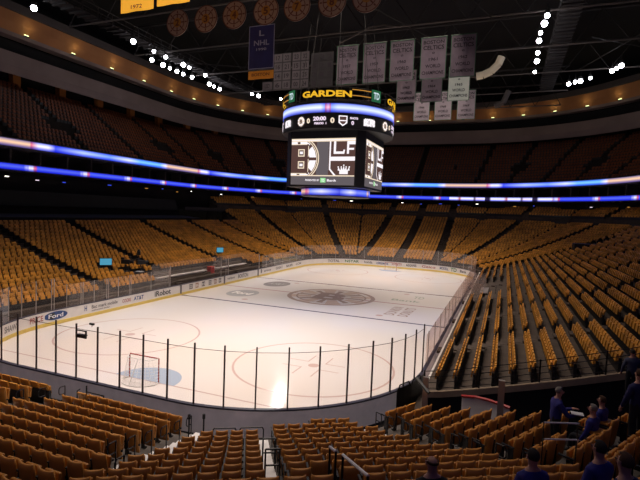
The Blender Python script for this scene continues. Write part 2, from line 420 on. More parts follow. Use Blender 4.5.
# point on the boards by arc length from a start: left side runs along Y
def left_ad(y, z, w, h, s, mat, bg=None, oval=False):
    m = MB()
    x = -HX+.012
    if oval:
        m2 = MB(); disc(m2, 0, 0, 1, 0, sx=w/2, sy=h/2); m.add(m2, lambda p: Vector((x, y+p.x, z+p.y)), 0)
        m.add(word_fit(s, w*.62, h*.5), lambda p: Vector((x+.01, y+p.x, z+p.y)), 1)
        m.build('advert', [bg, mat], panel); return
    if bg:
        m.quad((x, y-w/2, z-h/2), (x, y+w/2, z-h/2), (x, y+w/2, z+h/2), (x, y-w/2, z+h/2), 0)
        m.add(word_fit(s, w*.8, h*.6), lambda p: Vector((x+.01, y+p.x, z+p.y)), 1); m.build('advert', [bg, mat], panel)
    else:
        m.add(word_fit(s, w, h), lambda p: Vector((x, y+p.x, z+p.y)), 0); m.build('advert', mat, panel)
left_ad(-21.6, .66, 1.9, .60, 'Ford', M['adwhite'], M['adblue'], True)
left_ad(-19.05, .70, .22, .40, 'H', M['adblue']); left_ad(-17.2, .72, 2.6, .27, 'Bac mark mobile', M['adgrey']); left_ad(-17.6, .44, 1.8, .12, 'authorized dealer', M['adgrey'])
left_ad(-14.9, .66, .95, .30, 'COORS', M['adred']); left_ad(-13.5, .66, 1.2, .34, 'AT&T', M['adblue'])
left_ad(-10.4, .66, 2.2, .50, 'iRobot', M['adblack'])
for k, (y, mt, w) in enumerate(((-6.2, 'adgrey', .55), (-5.2, 'adbrown', .5), (-4.1, 'adgrey', .55), (-2.9, 'adgrey', .5), (-1.9, 'adbrown', .45), (-1.0, 'adgrey', .5))):
    left_ad(y, .66, w, .5, ('DD', 'B', 'H', 'DD', 'B', 'H')[k], M['boardwhite'], M[mt])
left_ad(1.3, .66, 1.6, .26, 'verizon', M['adgrey']); left_ad(4.0, .66, 2.3, .46, 'BOSTON', M['adgrey'])
left_ad(8.6, .70, .35, .50, '8', M['adblack']); left_ad(10.3, .66, 2.0, .26, 'amica', M['adgrey']); left_ad(13.8, .66, 2.2, .34, 'GREAT', M['adgrey'])
left_ad(17.2, .66, 2.2, .34, 'BAUER', M['adblack']); left_ad(20.4, .66, 1.9, .34, 'CCM', M['adgrey'])
# vertical gate posts in the boards on the left side
m = MB()
for y in (-7.8, -.1, 7.7): m.box((-HX+.02, y, .62), (.03, .10, .46))
m.build('gate_post', M['adgrey'], root)
def far_ad(x, w, h, s, mat, name='advert'):
    m = MB()
    def f(p):
        xx = x+p.x
        yy = HY-.012
        if abs(xx) > CX: yy = CY+math.sqrt(max(0, (CR-.015)**2-(abs(xx)-CX)**2))
        return Vector((xx, yy, .66+p.y))
    m.add(word_fit(s, w, h), f); m.build(name, mat, panel)
for x, w, s, mt in ((-10.0, 1.6, 'TOTAL', 'adgrey'), (-7.3, 2.2, 'NSTAR', 'adgreen'), (-4.6, 1.4, 'honda', 'adgrey'), (-2.2, 2.0, 'citizens', 'adblue'), (.2, 1.8, 'XFINITY', 'adred'), (2.6, 1.7, 'AGGANIS', 'adblack'), (5.4, 2.2, 'Geico', 'adred'), (7.9, 1.4, 'MODELL', 'adblue')):
    far_ad(x, w, .42, s, M[mt])
# near-left corner adverts
def corner_ad(cx, cy, t, w, h, s, mat):
    m = MB(); R = CR-.012
    m.add(word_fit(s, w, h), lambda p: Vector((cx+R*math.cos(t-p.x/R), cy+R*math.sin(t-p.x/R), .66+p.y))); m.build('advert', mat, panel)
corner_ad(-CX, -CY, PI*1.045, 1.1, .4, 'PRICE', M['adred']); corner_ad(-CX, -CY, PI*1.0, .5, .42, 'I', M['adblack'])
corner_ad(-CX, -CY, PI*1.13, 1.4, .4, 'SHAWS', M['adgrey'])
corner_ad(CX, CY, PI*.30, 1.2, .55, 'TD', M['adgreen']); corner_ad(CX, CY, PI*.22, 1.6, .4, 'Bank', M['adblack'])

# ---- glass
groot = empty('rink_glass', (0, 0, 0)); tag(groot, 'clear safety glass with dark posts standing on the rink boards', 'rink glass')
def perim(s):
    """position on board line, s measured from near-end centre toward the right (+x) and round counter-clockwise"""
    L1 = CX; A = CR*PI/2; seg = [(L1, 'n'), (A, 'c1'), (2*CY, 'r'), (A, 'c2'), (2*CX, 'f'), (A, 'c3'), (2*CY, 'l'), (A, 'c4'), (L1, 'n2')]
    tot = sum(a for a, _ in seg); s %= tot
    o = .06; R = CR+o
    for L, k in seg:
        if s <= L: break
        s -= L
    if k == 'n': return (s, -HY-o)
    if k == 'c1': t = -PI/2+s/CR; return (CX+R*math.cos(t), -CY+R*math.sin(t))
    if k == 'r': return (HX+o, -CY+s)
    if k == 'c2': t = s/CR; return (CX+R*math.cos(t), CY+R*math.sin(t))
    if k == 'f': return (CX-s, HY+o)
    if k == 'c3': t = PI/2+s/CR; return (-CX+R*math.cos(t), CY+R*math.sin(t))
    if k == 'l': return (-HX-o, CY-s)
    if k == 'c4': t = PI+s/CR; return (-CX+R*math.cos(t), -CY+R*math.sin(t))
    return (-CX+s, -HY-o)
TOT = 4*CX+4*CY+2*PI*CR
S_R0 = CX+CR*PI/2; S_R1 = S_R0+2*CY; S_L0 = S_R1+CR*PI+2*CX; S_L1 = S_L0+2*CY
def glass_top(s):
    s %= TOT
    if 13.9 < s < S_R0: return 3.25
    if S_R0 <= s <= S_R1: return 2.75
    if S_L0+4 <= s <= S_L1-1: return 2.75
    return 3.28
near_s = [-25.2+1.228*k for k in range(32)]; near_s = [s+(.55-(-25.2+1.228*21)) for s in near_s]
near_s = [s for s in near_s if s < 13.8]
i0 = near_s[-1]
posts = near_s+[13.97, 15.0, 16.1, 17.4]
s = 19.0
while s < S_L1+.1: posts.append(s); s += 2.44
def gapped(x, y):   # player benches and penalty boxes have no glass on the boards
    if x < -HX and (-9.2 < y < -.6 or .9 < y < 8.0): return True
    return False
nearposts = 0
m_gl = {'near': MB(), 'far': MB(), 'side': MB()}
for k, s in enumerate(posts):
    x, y = perim(s); near = s < 18 and s > -14
    if not gapped(x, y):
        tz = glass_top(s)+(.22 if near else .02)
        m = MB(); n = Vector((x, y, 0))-Vector((max(-CX, min(CX, x)), max(-CY, min(CY, y)), 0)); n.normalize(); tn = Vector((-n.y, n.x, 0))
        w = .028 if near else .02
        m.box((x, y, (tz+1.08)/2), (w, w, (tz-1.08)/2), (tn, n, Vector((0, 0, 1))))
        m.build('post', M['post'] if near else M['postpale'], groot)
for a, b in zip(posts, posts[1:]):
    if b-a > 3: continue
    n = 2 if b-a > 1.5 else 1
    for q in range(n):
        s0 = a+(b-a)*q/n; s1 = a+(b-a)*(q+1)/n
        p0 = perim(s0); p1 = perim(s1)
        if gapped(*p0) or gapped(*p1): continue
        t = glass_top((s0+s1)/2)
        key = 'near' if (s1 < 18.5 or s1 > S_L1-1) else ('far' if s1 > S_R1-1 else 'side')
        m_gl[key].quad((*p0, 1.08), (*p1, 1.08), (*p1, t), (*p0, t))
m_gl['near'].build('glass_pane', M['glass'], groot)
m_gl['far'].build('glass_pane', M['glasshaze'], groot)
m_gl['side'].build('glass_pane', glass_mat('rink_glass_side', .13, (.80, .67, .63)), groot)
m = MB()
for k in range(len(posts)-1):
    a, b = posts[k], posts[k+1]
    if b > 18.5 or b-a > 3: continue
    p0, p1 = perim(a), perim(b); m.bar((*p0, glass_top(a)), (*p1, glass_top(b)), .011, 4)
m.build('top_edge', M['post'], groot)
# parallel glass of the players' benches (behind them)
for y0, y1 in ((-9.3, -.7), (.8, 8.1)):
    m = MB(); x = -HX-2.3
    m.quad((x, y0, 1.3), (x, y1, 1.3), (x, y1, 3.0), (x, y0, 3.0))
    m.quad((x, y0, 1.1), (-HX, y0, 1.1), (-HX, y0, 3.0), (x, y0, 3.0)); m.quad((x, y1, 1.1), (-HX, y1, 1.1), (-HX, y1, 3.0), (x, y1, 3.0))
    m.build('glass_pane', M['glasshaze'], groot)
    for yy in (y0, y1):
        m = MB(); m.box((-HX-.1, yy, 2.05), (.04, .04, .97)); m.build('post', M['postpale'], groot)

# rack of small cameras on the near glass
cr = empty('goal_camera_rack', (0, 0, 0))
tag(cr, 'small black camera rack clamped on a glass post behind the goal', 'camera rack')
x0, y0 = perim(-.68)
m = MB()
for z in (2.92, 3.22): m.box((x0+.28, y0+.0, z), (.30, .03, .02))
for dx in (0, .56): m.box((x0+dx, y0, 3.07), (.025, .03, .17))
m.build('frame', M['black'], cr)
for dx in (.12, .28, .44):
    m = MB(); m.box((x0+dx, y0, 2.99), (.055, .09, .065)); m.bar((x0+dx, y0+.09, 2.99), (x0+dx, y0+.17, 2.99), .03, 8); m.build('camera_unit', M['black'], cr)
x1, y1 = perim(.2)
sp = empty('glass_microphone', (0, 0, 0)); tag(sp, 'small dark microphone on a short arm above a glass post near the goal', 'microphone')
m = MB(); m.bar((x1+.02, y1, 3.45), (x1+.02, y1, 3.56), .012); m.build('arm', M['black'], sp)
m = MB(); m.bar((x1-.10, y1, 3.58), (x1+.12, y1, 3.58), .05, 8); m.build('head', M['black'], sp)

# goals
def goal(y, sgn, label):
    g = empty('hockey_goal', (0, y, 0), 0 if sgn > 0 else PI)
    tag(g, label, 'goal', 'hockey goals')
    m = MB(); r = .032
    W = .915; H = 1.22
    m.path([(-W, 0, .0), (-W, 0, H), (W, 0, H), (W, 0, .0)], r, 8); m.build('goal_frame', M['red'], g)
    m = MB(); arc = [(-W, 0, .03)]+[(-1.0*math.cos(t)*1.05, -.95*math.sin(t)-.05, .03) for t in [PI*k/10 for k in range(1, 10)]]+[(W, 0, .03)]
    m.path(arc, .025, 6); m.path([(-W, 0, H), (-.70, -.42, H-.03), (.70, -.42, H-.03), (W, 0, H)], .02, 6)
    m.bar((0, -.42, H-.03), (0, -1.0, .03), .022); m.build('base_frame', M['net'], g)
    m = MB()
    n = 13; top = []; bot = []
    for k in range(n):
        f = k/(n-1); x = -W+2*W*f
        ty = -.42 if .12 < f < .88 else -.42*min(f, 1-f)/.12
        a = PI*f; bx = -1.05*math.cos(a); by = -.95*math.sin(a)-.02
        top.append(Vector((x, ty, H-.02))); bot.append(Vector((bx*.97, by, .04)))
    for k in range(n): m.bar(top[k], bot[k], .006, 4)
    for j in range(9):
        f = j/8
        for k in range(n-1): m.bar(top[k].lerp(bot[k], f), top[k+1].lerp(bot[k+1], f), .006, 4)
    for k in range(n): m.bar((top[k].x, 0, H), top[k], .006, 4)
    m.build('net', M['net'], g)
    return g
goal(-27.13, 1, 'red framed hockey goal with white net beside the blue crease behind near glass')
goal(27.13, -1, 'tiny red framed hockey goal at the far end of the ice')

# ================================================================== BOWL
def zn(d): u = d-1.75; return .78+.245*u+.0089*u*u
def zs(d): u = max(0, d-1.1); return 1.18+.245*u+.0058*u*u
zrow = zs
def nrm(th): t = math.radians(th); return Vector((math.sin(t), -math.cos(t), 0)), Vector((math.cos(t), math.sin(t), 0))
T15 = math.tan(math.radians(15))
class Facet:
    """straight seating facet of one corner (sx, sy); normal th degrees from the end axis; limits along t are functions of R"""
    def __init__(s, sx, sy, th, lo, hi, name, tlo=None, thi=None, aisles=(), d0=1.25, pitch=.745, rows=26, sw=.53, zf=zs, aw=.55, mat=None, dz=0):
        s.sx, s.sy, s.th, s.lo, s.hi, s.name, s.aisles = sx, sy, th, lo, hi, name, aisles
        s.tlo, s.thi = tlo or lo, thi or hi
        s.d0, s.pitch, s.rows, s.sw, s.zf, s.aw, s.mat, s.dz = d0, pitch, rows, sw, zf, aw, mat, dz
        s.n, s.t = nrm(th)
    def pt(s, R, t, z=0):
        p = s.n*R+s.t*t; return Vector((s.sx*(CX+p.x), (CY-p.y)*(1 if s.sy > 0 else -1), z))
    def axes(s):
        g = 1 if s.sy > 0 else -1
        return Vector((s.sx*s.n.x, -g*s.n.y, 0)), Vector((s.sx*s.t.x, -g*s.t.y, 0))
    def z(s, k): return s.zf(s.d0+s.pitch*k)+s.dz
n30, t30 = nrm(30)
c = lambda v: (lambda R: v)
mit = lambda q: (lambda R: q*R*T15)
near_mat = M['concrete_near']
def A_hi(R): d = R-CR; return R*T15-.05 if d > 7.0 else min(R*T15-.3, 2.25+.2*(d-2.1))
def B_lo(R): d = R-CR; return -R*T15+.05 if d > 7.0 else max(-R*T15+.15, -2.55-.45*(d-3.5))
def C_hi(R): d = R-CR; return R*T15-.05 if d > 6.9 else min(R*T15-.2, 2.2+.36*(d-2.4))
def D_lo(R): d = R-CR; return max(-R*T15+.16, -2.3-.30*(d-2.3))
FAC = [
 Facet(1, -1, 0, c(-12), c(-3.9), 'block beyond left aisle', thi=c(-3.3), d0=2.1, pitch=.82, rows=11, sw=.52, zf=zn, mat=near_mat),
 Facet(1, -1, 0, c(-2.55), A_hi, 'left block', tlo=c(-3.3), thi=mit(1), d0=2.1, pitch=.82, rows=12, sw=.52, zf=zn, mat=near_mat),
 Facet(1, -1, 30, B_lo, c(-.92), 'narrow block behind rail frames', tlo=mit(-1), thi=c(-.74), d0=3.9, pitch=.74, rows=8, sw=.435, zf=zn, mat=near_mat),
 Facet(1, -1, 30, lambda R: -.52 if R-CR > 3 else .85, C_hi, 'middle block', tlo=c(-.74), thi=mit(1), d0=2.4, pitch=.74, rows=10, sw=.47, zf=zn, mat=near_mat),
 Facet(1, -1, 30, mit(-1), mit(1), 'closest block', d0=9.80, pitch=.74, rows=4, sw=.47, zf=zn, mat=near_mat),
 Facet(1, -1, 60, D_lo, c(-.68), 'right block by the pit', tlo=mit(-1), thi=c(-.5), d0=2.3, pitch=.78, rows=13, sw=.50, zf=zn, mat=near_mat),
 Facet(1, -1, 90, lambda R: -3.05, lambda R: 2*CY+T15*R, 'right stand', tlo=lambda R: -3.25, d0=.92, aisles=(4.2, 12.5, 21, 30, 38.5, 46.5)),
 Facet(1, 1, 60, mit(-1), mit(1), 'far right corner', aisles=(0,)), Facet(1, 1, 30, mit(-1), mit(1), 'far right corner', aisles=(0,)),
 Facet(1, 1, 0, lambda R: -2*CX-T15*R, mit(1), 'far end', aisles=(-10.5, -4.2, 2.0)),
 Facet(-1, 1, 30, mit(-1), mit(1), 'far left corner', aisles=(0,)), Facet(-1, 1, 60, mit(-1), mit(1), 'far left corner', aisles=(0,)),
 Facet(-1, 1, 90, lambda R: -T15*R, lambda R: 2*CY+T15*R, 'left stand', aisles=(-0.5, 8, 17.9, 29.1, 37.9), rows=20),
 Facet(-1, -1, 60, mit(-1), mit(1), 'near left corner', aisles=(0,), rows=20),
 # dim rows behind the cross aisle under the suites
 Facet(1, 1, 90, lambda R: -30, mit(1), 'upper right', aisles=(-22, -13, -4, 4), d0=21.9, pitch=.745, rows=4, dz=.5),
 Facet(1, 1, 60, mit(-1), mit(1), 'upper far right', aisles=(0,), d0=21.9, rows=4, dz=.5), Facet(1, 1, 30, mit(-1), mit(1), 'upper far right', aisles=(0,), d0=21.9, rows=4, dz=.5),
 Facet(1, 1, 0, lambda R: -2*CX-T15*R, mit(1), 'upper far end', aisles=(-10.5, -4.2, 2.0), d0=21.9, rows=4, dz=.5),
 Facet(-1, 1, 30, mit(-1), mit(1), 'upper far left', aisles=(0,), d0=21.9, rows=4, dz=.5), Facet(-1, 1, 60, mit(-1), mit(1), 'upper far left', aisles=(0,), d0=21.9, rows=4, dz=.5),
]
NB_FAC = 6
for f in FAC:
    lo, hi = f.tlo, f.thi; m = MB()
    for k in range(f.rows):
        d0 = f.d0-.35+f.pitch*k; d1 = d0+f.pitch; z = f.z(k)
        zb = f.z(k-1) if k > 0 else (0 if f.d0 < 12 else f.z(0)-1.0)
        R0, R1 = CR+d0, CR+d1
        a, b = f.pt(R0, lo(R0), z), f.pt(R0, hi(R0), z); c2, d2 = f.pt(R1, hi(R1), z), f.pt(R1, lo(R1), z)
        m.quad(a, b, c2, d2)
        a0, b0 = a.copy(), b.copy(); a0.z = b0.z = zb; m.quad(a0, b0, b, a)
        e0, e1 = c2.copy(), b.copy(); e0.z = e1.z = 0; m.quad(b, e1, e0, c2)
        g0, g1 = d2.copy(), a.copy(); g0.z = g1.z = 0; m.quad(a, g1, g0, d2)
    struct(m.build('floor_terrace', f.mat or M['concrete']))
def aisle_steps(f, lo, hi, k0, k1, mat=None):
    m = MB()
    for k in range(k0, k1+1):
        rise = f.z(k)-f.z(k-1) if k else .25
        for h in (0, 1):
            d0 = f.d0-.35+f.pitch*(k-.5+.5*h); z = f.z(k)-(rise/2 if not h else 0)+.012
            R0, R1 = CR+d0, CR+d0+f.pitch/2
            P4 = [f.pt(R0, lo(R0), z), f.pt(R0, hi(R0), z), f.pt(R1, hi(R1), z), f.pt(R1, lo(R1), z)]
            m.quad(*P4); lo4 = [p-Vector((0, 0, rise/2+.02)) for p in P4]
            m.quad(lo4[0], lo4[1], P4[1], P4[0]); m.quad(lo4[1], lo4[2], P4[2], P4[1]); m.quad(lo4[3], lo4[0], P4[0], P4[3])
    return struct(m.build('floor_aisle_steps', mat or M['step']))
fZ, fA, fB, fC, fE, fD = FAC[:6]
fAB = fC
aisle_steps(fA, lambda R: A_hi(R)+.05, mit(1), 0, 5)
aisle_steps(fB, mit(-1), lambda R: B_lo(R)-.03, 0, 3)
aisle_steps(fC, c(-.88), c(-.56), 1, 9)
aisle_steps(fC, lambda R: C_hi(R)+.04, mit(1), 0, 5)
aisle_steps(fD, mit(-1), lambda R: D_lo(R)-.05, 0, 10)
aisle_steps(fA, c(-3.8), c(-2.65), 0, 6)
for f in FAC[6:14]:
    for a in f.aisles:
        aisle_steps(f, c(a-.45), c(a+.45), 0, f.rows-1, M['concrete'])
# cross aisle and dark sheet standing in for shaded seats above the left stand
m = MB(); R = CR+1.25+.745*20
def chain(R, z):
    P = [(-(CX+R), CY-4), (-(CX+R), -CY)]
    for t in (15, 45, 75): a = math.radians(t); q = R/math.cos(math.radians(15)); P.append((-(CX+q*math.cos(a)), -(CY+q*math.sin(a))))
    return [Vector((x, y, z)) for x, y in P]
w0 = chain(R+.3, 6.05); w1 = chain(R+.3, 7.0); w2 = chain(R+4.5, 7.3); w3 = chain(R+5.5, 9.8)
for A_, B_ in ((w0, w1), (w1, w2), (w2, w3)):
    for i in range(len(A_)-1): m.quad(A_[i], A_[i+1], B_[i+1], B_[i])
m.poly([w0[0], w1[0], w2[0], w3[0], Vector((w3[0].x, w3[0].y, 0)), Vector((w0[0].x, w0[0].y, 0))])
struct(m.build('shade_left_upper', M['dark']))

# ---- seats
def seat_parts():
    """seat facing +Y, origin at floor under seat centre"""
    out = {}
    # backrest: curved padded shell
    m = MB(); nx, nz = 6, 5
    def P(i, j, back):
        u = i/nx*2-1; v = j/nz
        w = .222*(1-.05*v)
        x = u*w; z = .20+.67*v
        if v > .9: z += .022*(u*u)
        y = -.17-.075*v+.03*u*u
        th = .035 if 0 < j < nz and 0 < i < nx else .022
        return (x, y+(-th if back else th), z)
    idx = {}
    for bk in (0, 1):
        for i in range(nx+1):
            for j in range(nz+1): idx[i, j, bk] = len(m.v); m.v.append(P(i, j, bk))
    for i in range(nx):
        for j in range(nz):
            m.f.append((idx[i, j, 0], idx[i+1, j, 0], idx[i+1, j+1, 0], idx[i, j+1, 0])); m.f.append((idx[i, j, 1], idx[i, j+1, 1], idx[i+1, j+1, 1], idx[i+1, j, 1])); m.m += [0, 0]
    for i in range(nx):
        m.f.append((idx[i, nz, 0], idx[i+1, nz, 0], idx[i+1, nz, 1], idx[i, nz, 1])); m.f.append((idx[i, 0, 1], idx[i+1, 0, 1], idx[i+1, 0, 0], idx[i, 0, 0])); m.m += [0, 0]
    for j in range(nz):
        m.f.append((idx[0, j, 1], idx[0, j, 0], idx[0, j+1, 0], idx[0, j+1, 1])); m.f.append((idx[nx, j, 0], idx[nx, j, 1], idx[nx, j+1, 1], idx[nx, j+1, 0])); m.m += [0, 0]
    out['backrest'] = (m, M['seat'], 1)
    m = MB(); a = math.radians(83)   # tipped-up pan
    ax = (Vector((1, 0, 0)), Vector((0, math.cos(a), math.sin(a))), Vector((0, -math.sin(a), math.cos(a))))
    m.box((0, -.085, .60), (.205, .19, .035), ax); out['seat_pan'] = (m, M['seat'], 0)
    m = MB()
    m.box((-.25, -.06, .665), (.024, .16, .018)); m.box((-.25, -.17, .55), (.014, .03, .13)); out['armrest'] = (m, M['black'], 0)
    m = MB(); m.box((-.25, -.14, .32), (.012, .07, .30)); m.box((-.25, -.10, .02), (.04, .10, .02)); m.box((0, -.17, .44), (.26, .018, .025)); out['leg'] = (m, M['blackmetal'], 0)
    return out
PARTS = seat_parts()
proto = {}
for k, (m, mt, sm) in PARTS.items():
    o = m.build(k, mt, None, smooth=bool(sm))
    if k == 'seat_pan':
        b = o.modifiers.new('Bevel', 'BEVEL'); b.width = .025; b.segments = 2
    proto[k] = o
ORD = 'first second third fourth fifth sixth seventh eighth ninth tenth eleventh twelfth thirteenth fourteenth fifteenth sixteenth seventeenth eighteenth nineteenth twentieth'.split()
def ordn(i): return ORD[i] if i < len(ORD) else ('%dth' % (i+1))
def at_px(px, py, depth):
    v = fwd+r2*(px-320)/F-u2*(py-240)/F; return CAMP+v*depth
def ray_floor(px, py, headh, fth, zf=zn):
    """march the view ray until it is headh above the terrace of facet angle fth"""
    v = (fwd+r2*(px-320)/F-u2*(py-240)/F); n, _ = nrm(fth); t = 2.0
    while t < 60:
        p = CAMP+v*t; d = n.dot(Vector((p.x-CX, p.y+CY, 0)))-CR; z = zf(d)
        if p.z <= z+headh: return (p.x, p.y, z), t
        t += .02
    return (p.x, p.y, 0), t
SITTERS = [(594, 409, 60, 'seated grey-haired person in dark blue jacket seen from behind, lower right', 'jacket', 'hairgrey'),
      (603, 400.5, 60, 'seated person with reddish brown hair in blue, partly hidden behind a grey-haired person', 'jacket', 'hairbrown'),
      (534, 457, 30, 'seated person with dark hair and blue shoulders at the bottom right of centre', 'jacket', 'hairdark'),
      (433, 463, 30, 'seated bald person in black low at the bottom centre-right', 'trouser', 'hairbrown'),
      (601, 449, 45, 'seated dark-haired person in blue between two nearer heads at lower right', 'jacket', 'hairdark'),
      (627, 463, 45, 'seated brown-haired person closest to the camera at the bottom right corner', 'jacketdark', 'hairbrown')]
SIT = []
for (px, py, th, lab, tp, hr) in SITTERS: SIT.append((ray_floor(px, py, 1.24, th)[0], th, lab, tp, hr))
STD = [ray_floor(557, 391, 1.69, 60)[0], ray_floor(640, 381, 1.70, 60)[0], ray_floor(633, 352, 1.70, 60)[0]]
CLEAR = [(p[0], p[1], .42) for p, *_ in SIT]+[(p[0], p[1], .45) for p in STD]+[(-17.9, -12.4, .8), (-17.9, 6.3, .7), (-HX-3.9, -11.0, .8), (-HX-3.4, -9.6, .8), (-HX-5.6, -7.5, .8), (-HX-3.2, -10.2, 1.1)]
for q_ in (at_px(343, 455, 8.6), at_px(368, 476, 7.3), at_px(330, 447, 9.2), at_px(336, 451.5, 8.9)): CLEAR.append((q_.x, q_.y, .30))
q_ = at_px(592, 248, 62); CLEAR.append((q_.x, q_.y, 2.4))
allseats = []
for fi, f in enumerate(FAC):
    n, t = f.axes()
    for k in range(f.rows):
        d = f.d0+f.pitch*k; R = CR+d; z = f.z(k)
        lo, hi = f.lo(R), f.hi(R); bounds = []; cur = lo
        for a in sorted(f.aisles):
            if lo < a < hi: bounds.append((cur, a-f.aw)); cur = a+f.aw
        bounds.append((cur, hi)); SW = f.sw
        for (p0, p1) in bounds:
            L = p1-p0; nn = int((L+.06)//SW)
            if nn <= 0: continue
            if fi in (0, 1, 2, 5): st = p1-nn*SW
            elif fi == 3: st = p0 if k else p1-nn*SW
            else: st = p0+(L-nn*SW)/2
            for q in range(nn):
                pos = f.pt(R, st+SW*(q+.5), z)
                if f.name == 'left stand' and d < 3.4 and -10 < pos.y < 8.6: continue
                if f.name == 'right stand' and d < 3.4 and -.5 < pos.y < 11: continue
                if any((pos.x-ax)**2+(pos.y-ay)**2 < ar*ar for ax, ay, ar in CLEAR): continue
                allseats.append((pos, n, t, fi, k, q, nn))
NEAR = []
REST = []
for sdat in allseats:
    q = proj(sdat[0]+Vector((0, 0, .7)))
    if q is None or q[2] < 2.2 or not (-90 < q[0] < 730 and -80 < q[1] < 560): continue
    if sdat[3] < 6 and -12 < q[0] < 652 and q[1] < 492: NEAR.append((q[2], sdat))
    elif sdat[3] >= 6 or q[2] > 2.5: REST.append(sdat)
NEAR.sort(key=lambda a: a[0])
REST += [s_ for _, s_ in NEAR[300:]]
NEAR = NEAR[:300]
BLK = {0: 'block beyond left aisle', 1: 'left block', 2: 'narrow block behind rail frames', 3: 'middle block', 4: 'closest block', 5: 'right block by the pit'}
def seat_matrix(pos, n, t):
    # faces the rink: local +Y = -n
    y = -n; x = y.cross(Vector((0, 0, 1))); return Matrix(((x.x, y.x, 0, pos.x), (x.y, y.y, 0, pos.y), (0, 0, 1, pos.z), (0, 0, 0, 1)))
first = {}
for _, (pos, n, t, fi, k, q, nn) in NEAR:
    f = FAC[fi]; r = empty('stadium_seat'); r.matrix_world = seat_matrix(pos, n, t) @ Matrix.Diagonal((f.sw/.535, 1, 1, 1))
    tag(r, 'gold folding seat %s from left, %s row, %s' % (ordn(q), ordn(k), BLK[fi]), 'stadium seat', 'gold folding seats of the near stand')
    for nm, po in proto.items():
        o = po.copy(); COL.objects.link(o); o.parent = r
for (p_, th_, lab_, *_r) in SIT:
    n_, t_ = nrm(th_); n_ = Vector((n_.x, n_.y, 0)); r = empty('stadium_seat'); r.matrix_world = seat_matrix(Vector(p_)-n_*-.10, n_, t_)
    tag(r, 'gold folding seat under the '+' '.join(lab_.replace('seated ', '').split(',')[0].split()[:9]), 'stadium seat', 'gold folding seats of the near stand')
    for nm, po in proto.items():
        o = po.copy(); COL.objects.link(o); o.parent = r
        if nm == 'seat_pan': o.rotation_euler = (math.radians(-83), 0, 0); o.location = (0, -.53, .57)
for po in proto.values(): bpy.data.objects.remove(po)
# mass of far seats: one mesh
def mass(name, lst, mats, label, seatw=.245):
    V = []; Fc = []; Mi = []
    boxf = ((0, 2, 3, 1), (4, 5, 7, 6), (0, 1, 5, 4), (2, 6, 7, 3), (0, 4, 6, 2), (1, 3, 7, 5))
    for (pos, n, t, *_r) in lst:
        y = -n; x = t; px, py, pz = pos; jit = random.uniform(-.02, .02)
        for (w, y0, y1, z0, y2, y3, z1, mi) in ((seatw-.045, -.17+jit, -.11+jit, .50, -.28, -.22, .88, 0), (seatw-.075, -.08, -.02, .46, -.12, -.06, .76, 0), (seatw+.02, -.22, -.12, .04, -.22, -.12, .62, 1)):
            b = len(V)
            for (yy0, yy1, zz) in ((y0, y1, z0), (y2, y3, z1)):
                for yy in (yy0, yy1):
                    for sx in (-w, w):
                        V.append((px+x.x*sx+y.x*yy, py+x.y*sx+y.y*yy, pz+zz))
            for qf in boxf: Fc.append(tuple(b+i for i in qf)); Mi.append(mi)
    me = bpy.data.meshes.new(name); me.from_pydata(V, [], Fc)
    for mt in mats: me.materials.append(mt)
    me.polygons.foreach_set('material_index', Mi); me.update()
    o = bpy.data.objects.new(name, me); COL.objects.link(o)
    tag(o, label, 'seating', kind='stuff'); return o
mass('stadium_seating', REST, [M['seat_far'], M['black']], 'thousands of gold folding seats filling the side and far stands round the rink')
# dark seats tops of shaded rows are the same seats; the light does the rest

# ================================================================== UPPER RINGS
def vis(x, y): return True
PL = (35.6, 51.9, 32)
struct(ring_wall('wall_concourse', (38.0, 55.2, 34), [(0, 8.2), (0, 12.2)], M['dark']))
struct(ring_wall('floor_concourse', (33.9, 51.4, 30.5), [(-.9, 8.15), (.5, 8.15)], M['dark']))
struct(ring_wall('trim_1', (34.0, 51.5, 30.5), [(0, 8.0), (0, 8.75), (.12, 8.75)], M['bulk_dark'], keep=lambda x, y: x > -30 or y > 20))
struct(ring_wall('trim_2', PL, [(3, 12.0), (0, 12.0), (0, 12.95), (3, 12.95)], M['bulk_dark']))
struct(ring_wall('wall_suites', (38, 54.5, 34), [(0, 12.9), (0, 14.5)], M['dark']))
struct(ring_wall('trim_3', (34.3, 51.2, 30), [(5, 14.4), (0, 14.4), (0, 15.55), (.3, 15.55), (.3, 15.4)], M['bulk_dark']))
lu = ring_wall('ribbon_screen', (34.27, 51.17, 30), [(-.03, 14.58), (-.03, 15.42)], M['led_upper'], uvper=31.0, uoff=.42, narc=48)
tag(lu, 'upper blue and peach LED ribbon screen running along the balcony front', 'ribbon screen')
ll = ring_wall('ribbon_screen', (35.57, 51.87, 32), [(-.03, 12.12), (-.03, 12.82)], M['led_lower'], uvper=7.6, uoff=.0, narc=48, keep=lambda x, y: not (6 < x < 24 and y > 30))
tag(ll, 'lower deep blue LED ribbon screen with red and white marks below the suites', 'ribbon screen')
lw = ring_wall('ribbon_screen', (35.57, 51.87, 32), [(-.03, 12.12), (-.03, 12.82)], M['led_lower_white'], uvper=9.0, narc=48, keep=lambda x, y: (6 < x < 24 and y > 30))
tag(lw, 'short white lit LED ribbon screen at the far end right of the scoreboard', 'ribbon screen')
# suite dividers
P = rrect(36.3, 52.6, 32.4, step=3.6, narc=14)
m = MB()
for (x, y, nx, ny) in P:
    if not in_view((x, y, 13.6), 40): continue
    m.box((x, y, 13.7), (.9, .12, .75), (Vector((nx, ny, 0)), Vector((-ny, nx, 0)), Vector((0, 0, 1))))
struct(m.build('wall_suite_dividers', M['bulk_dark']))
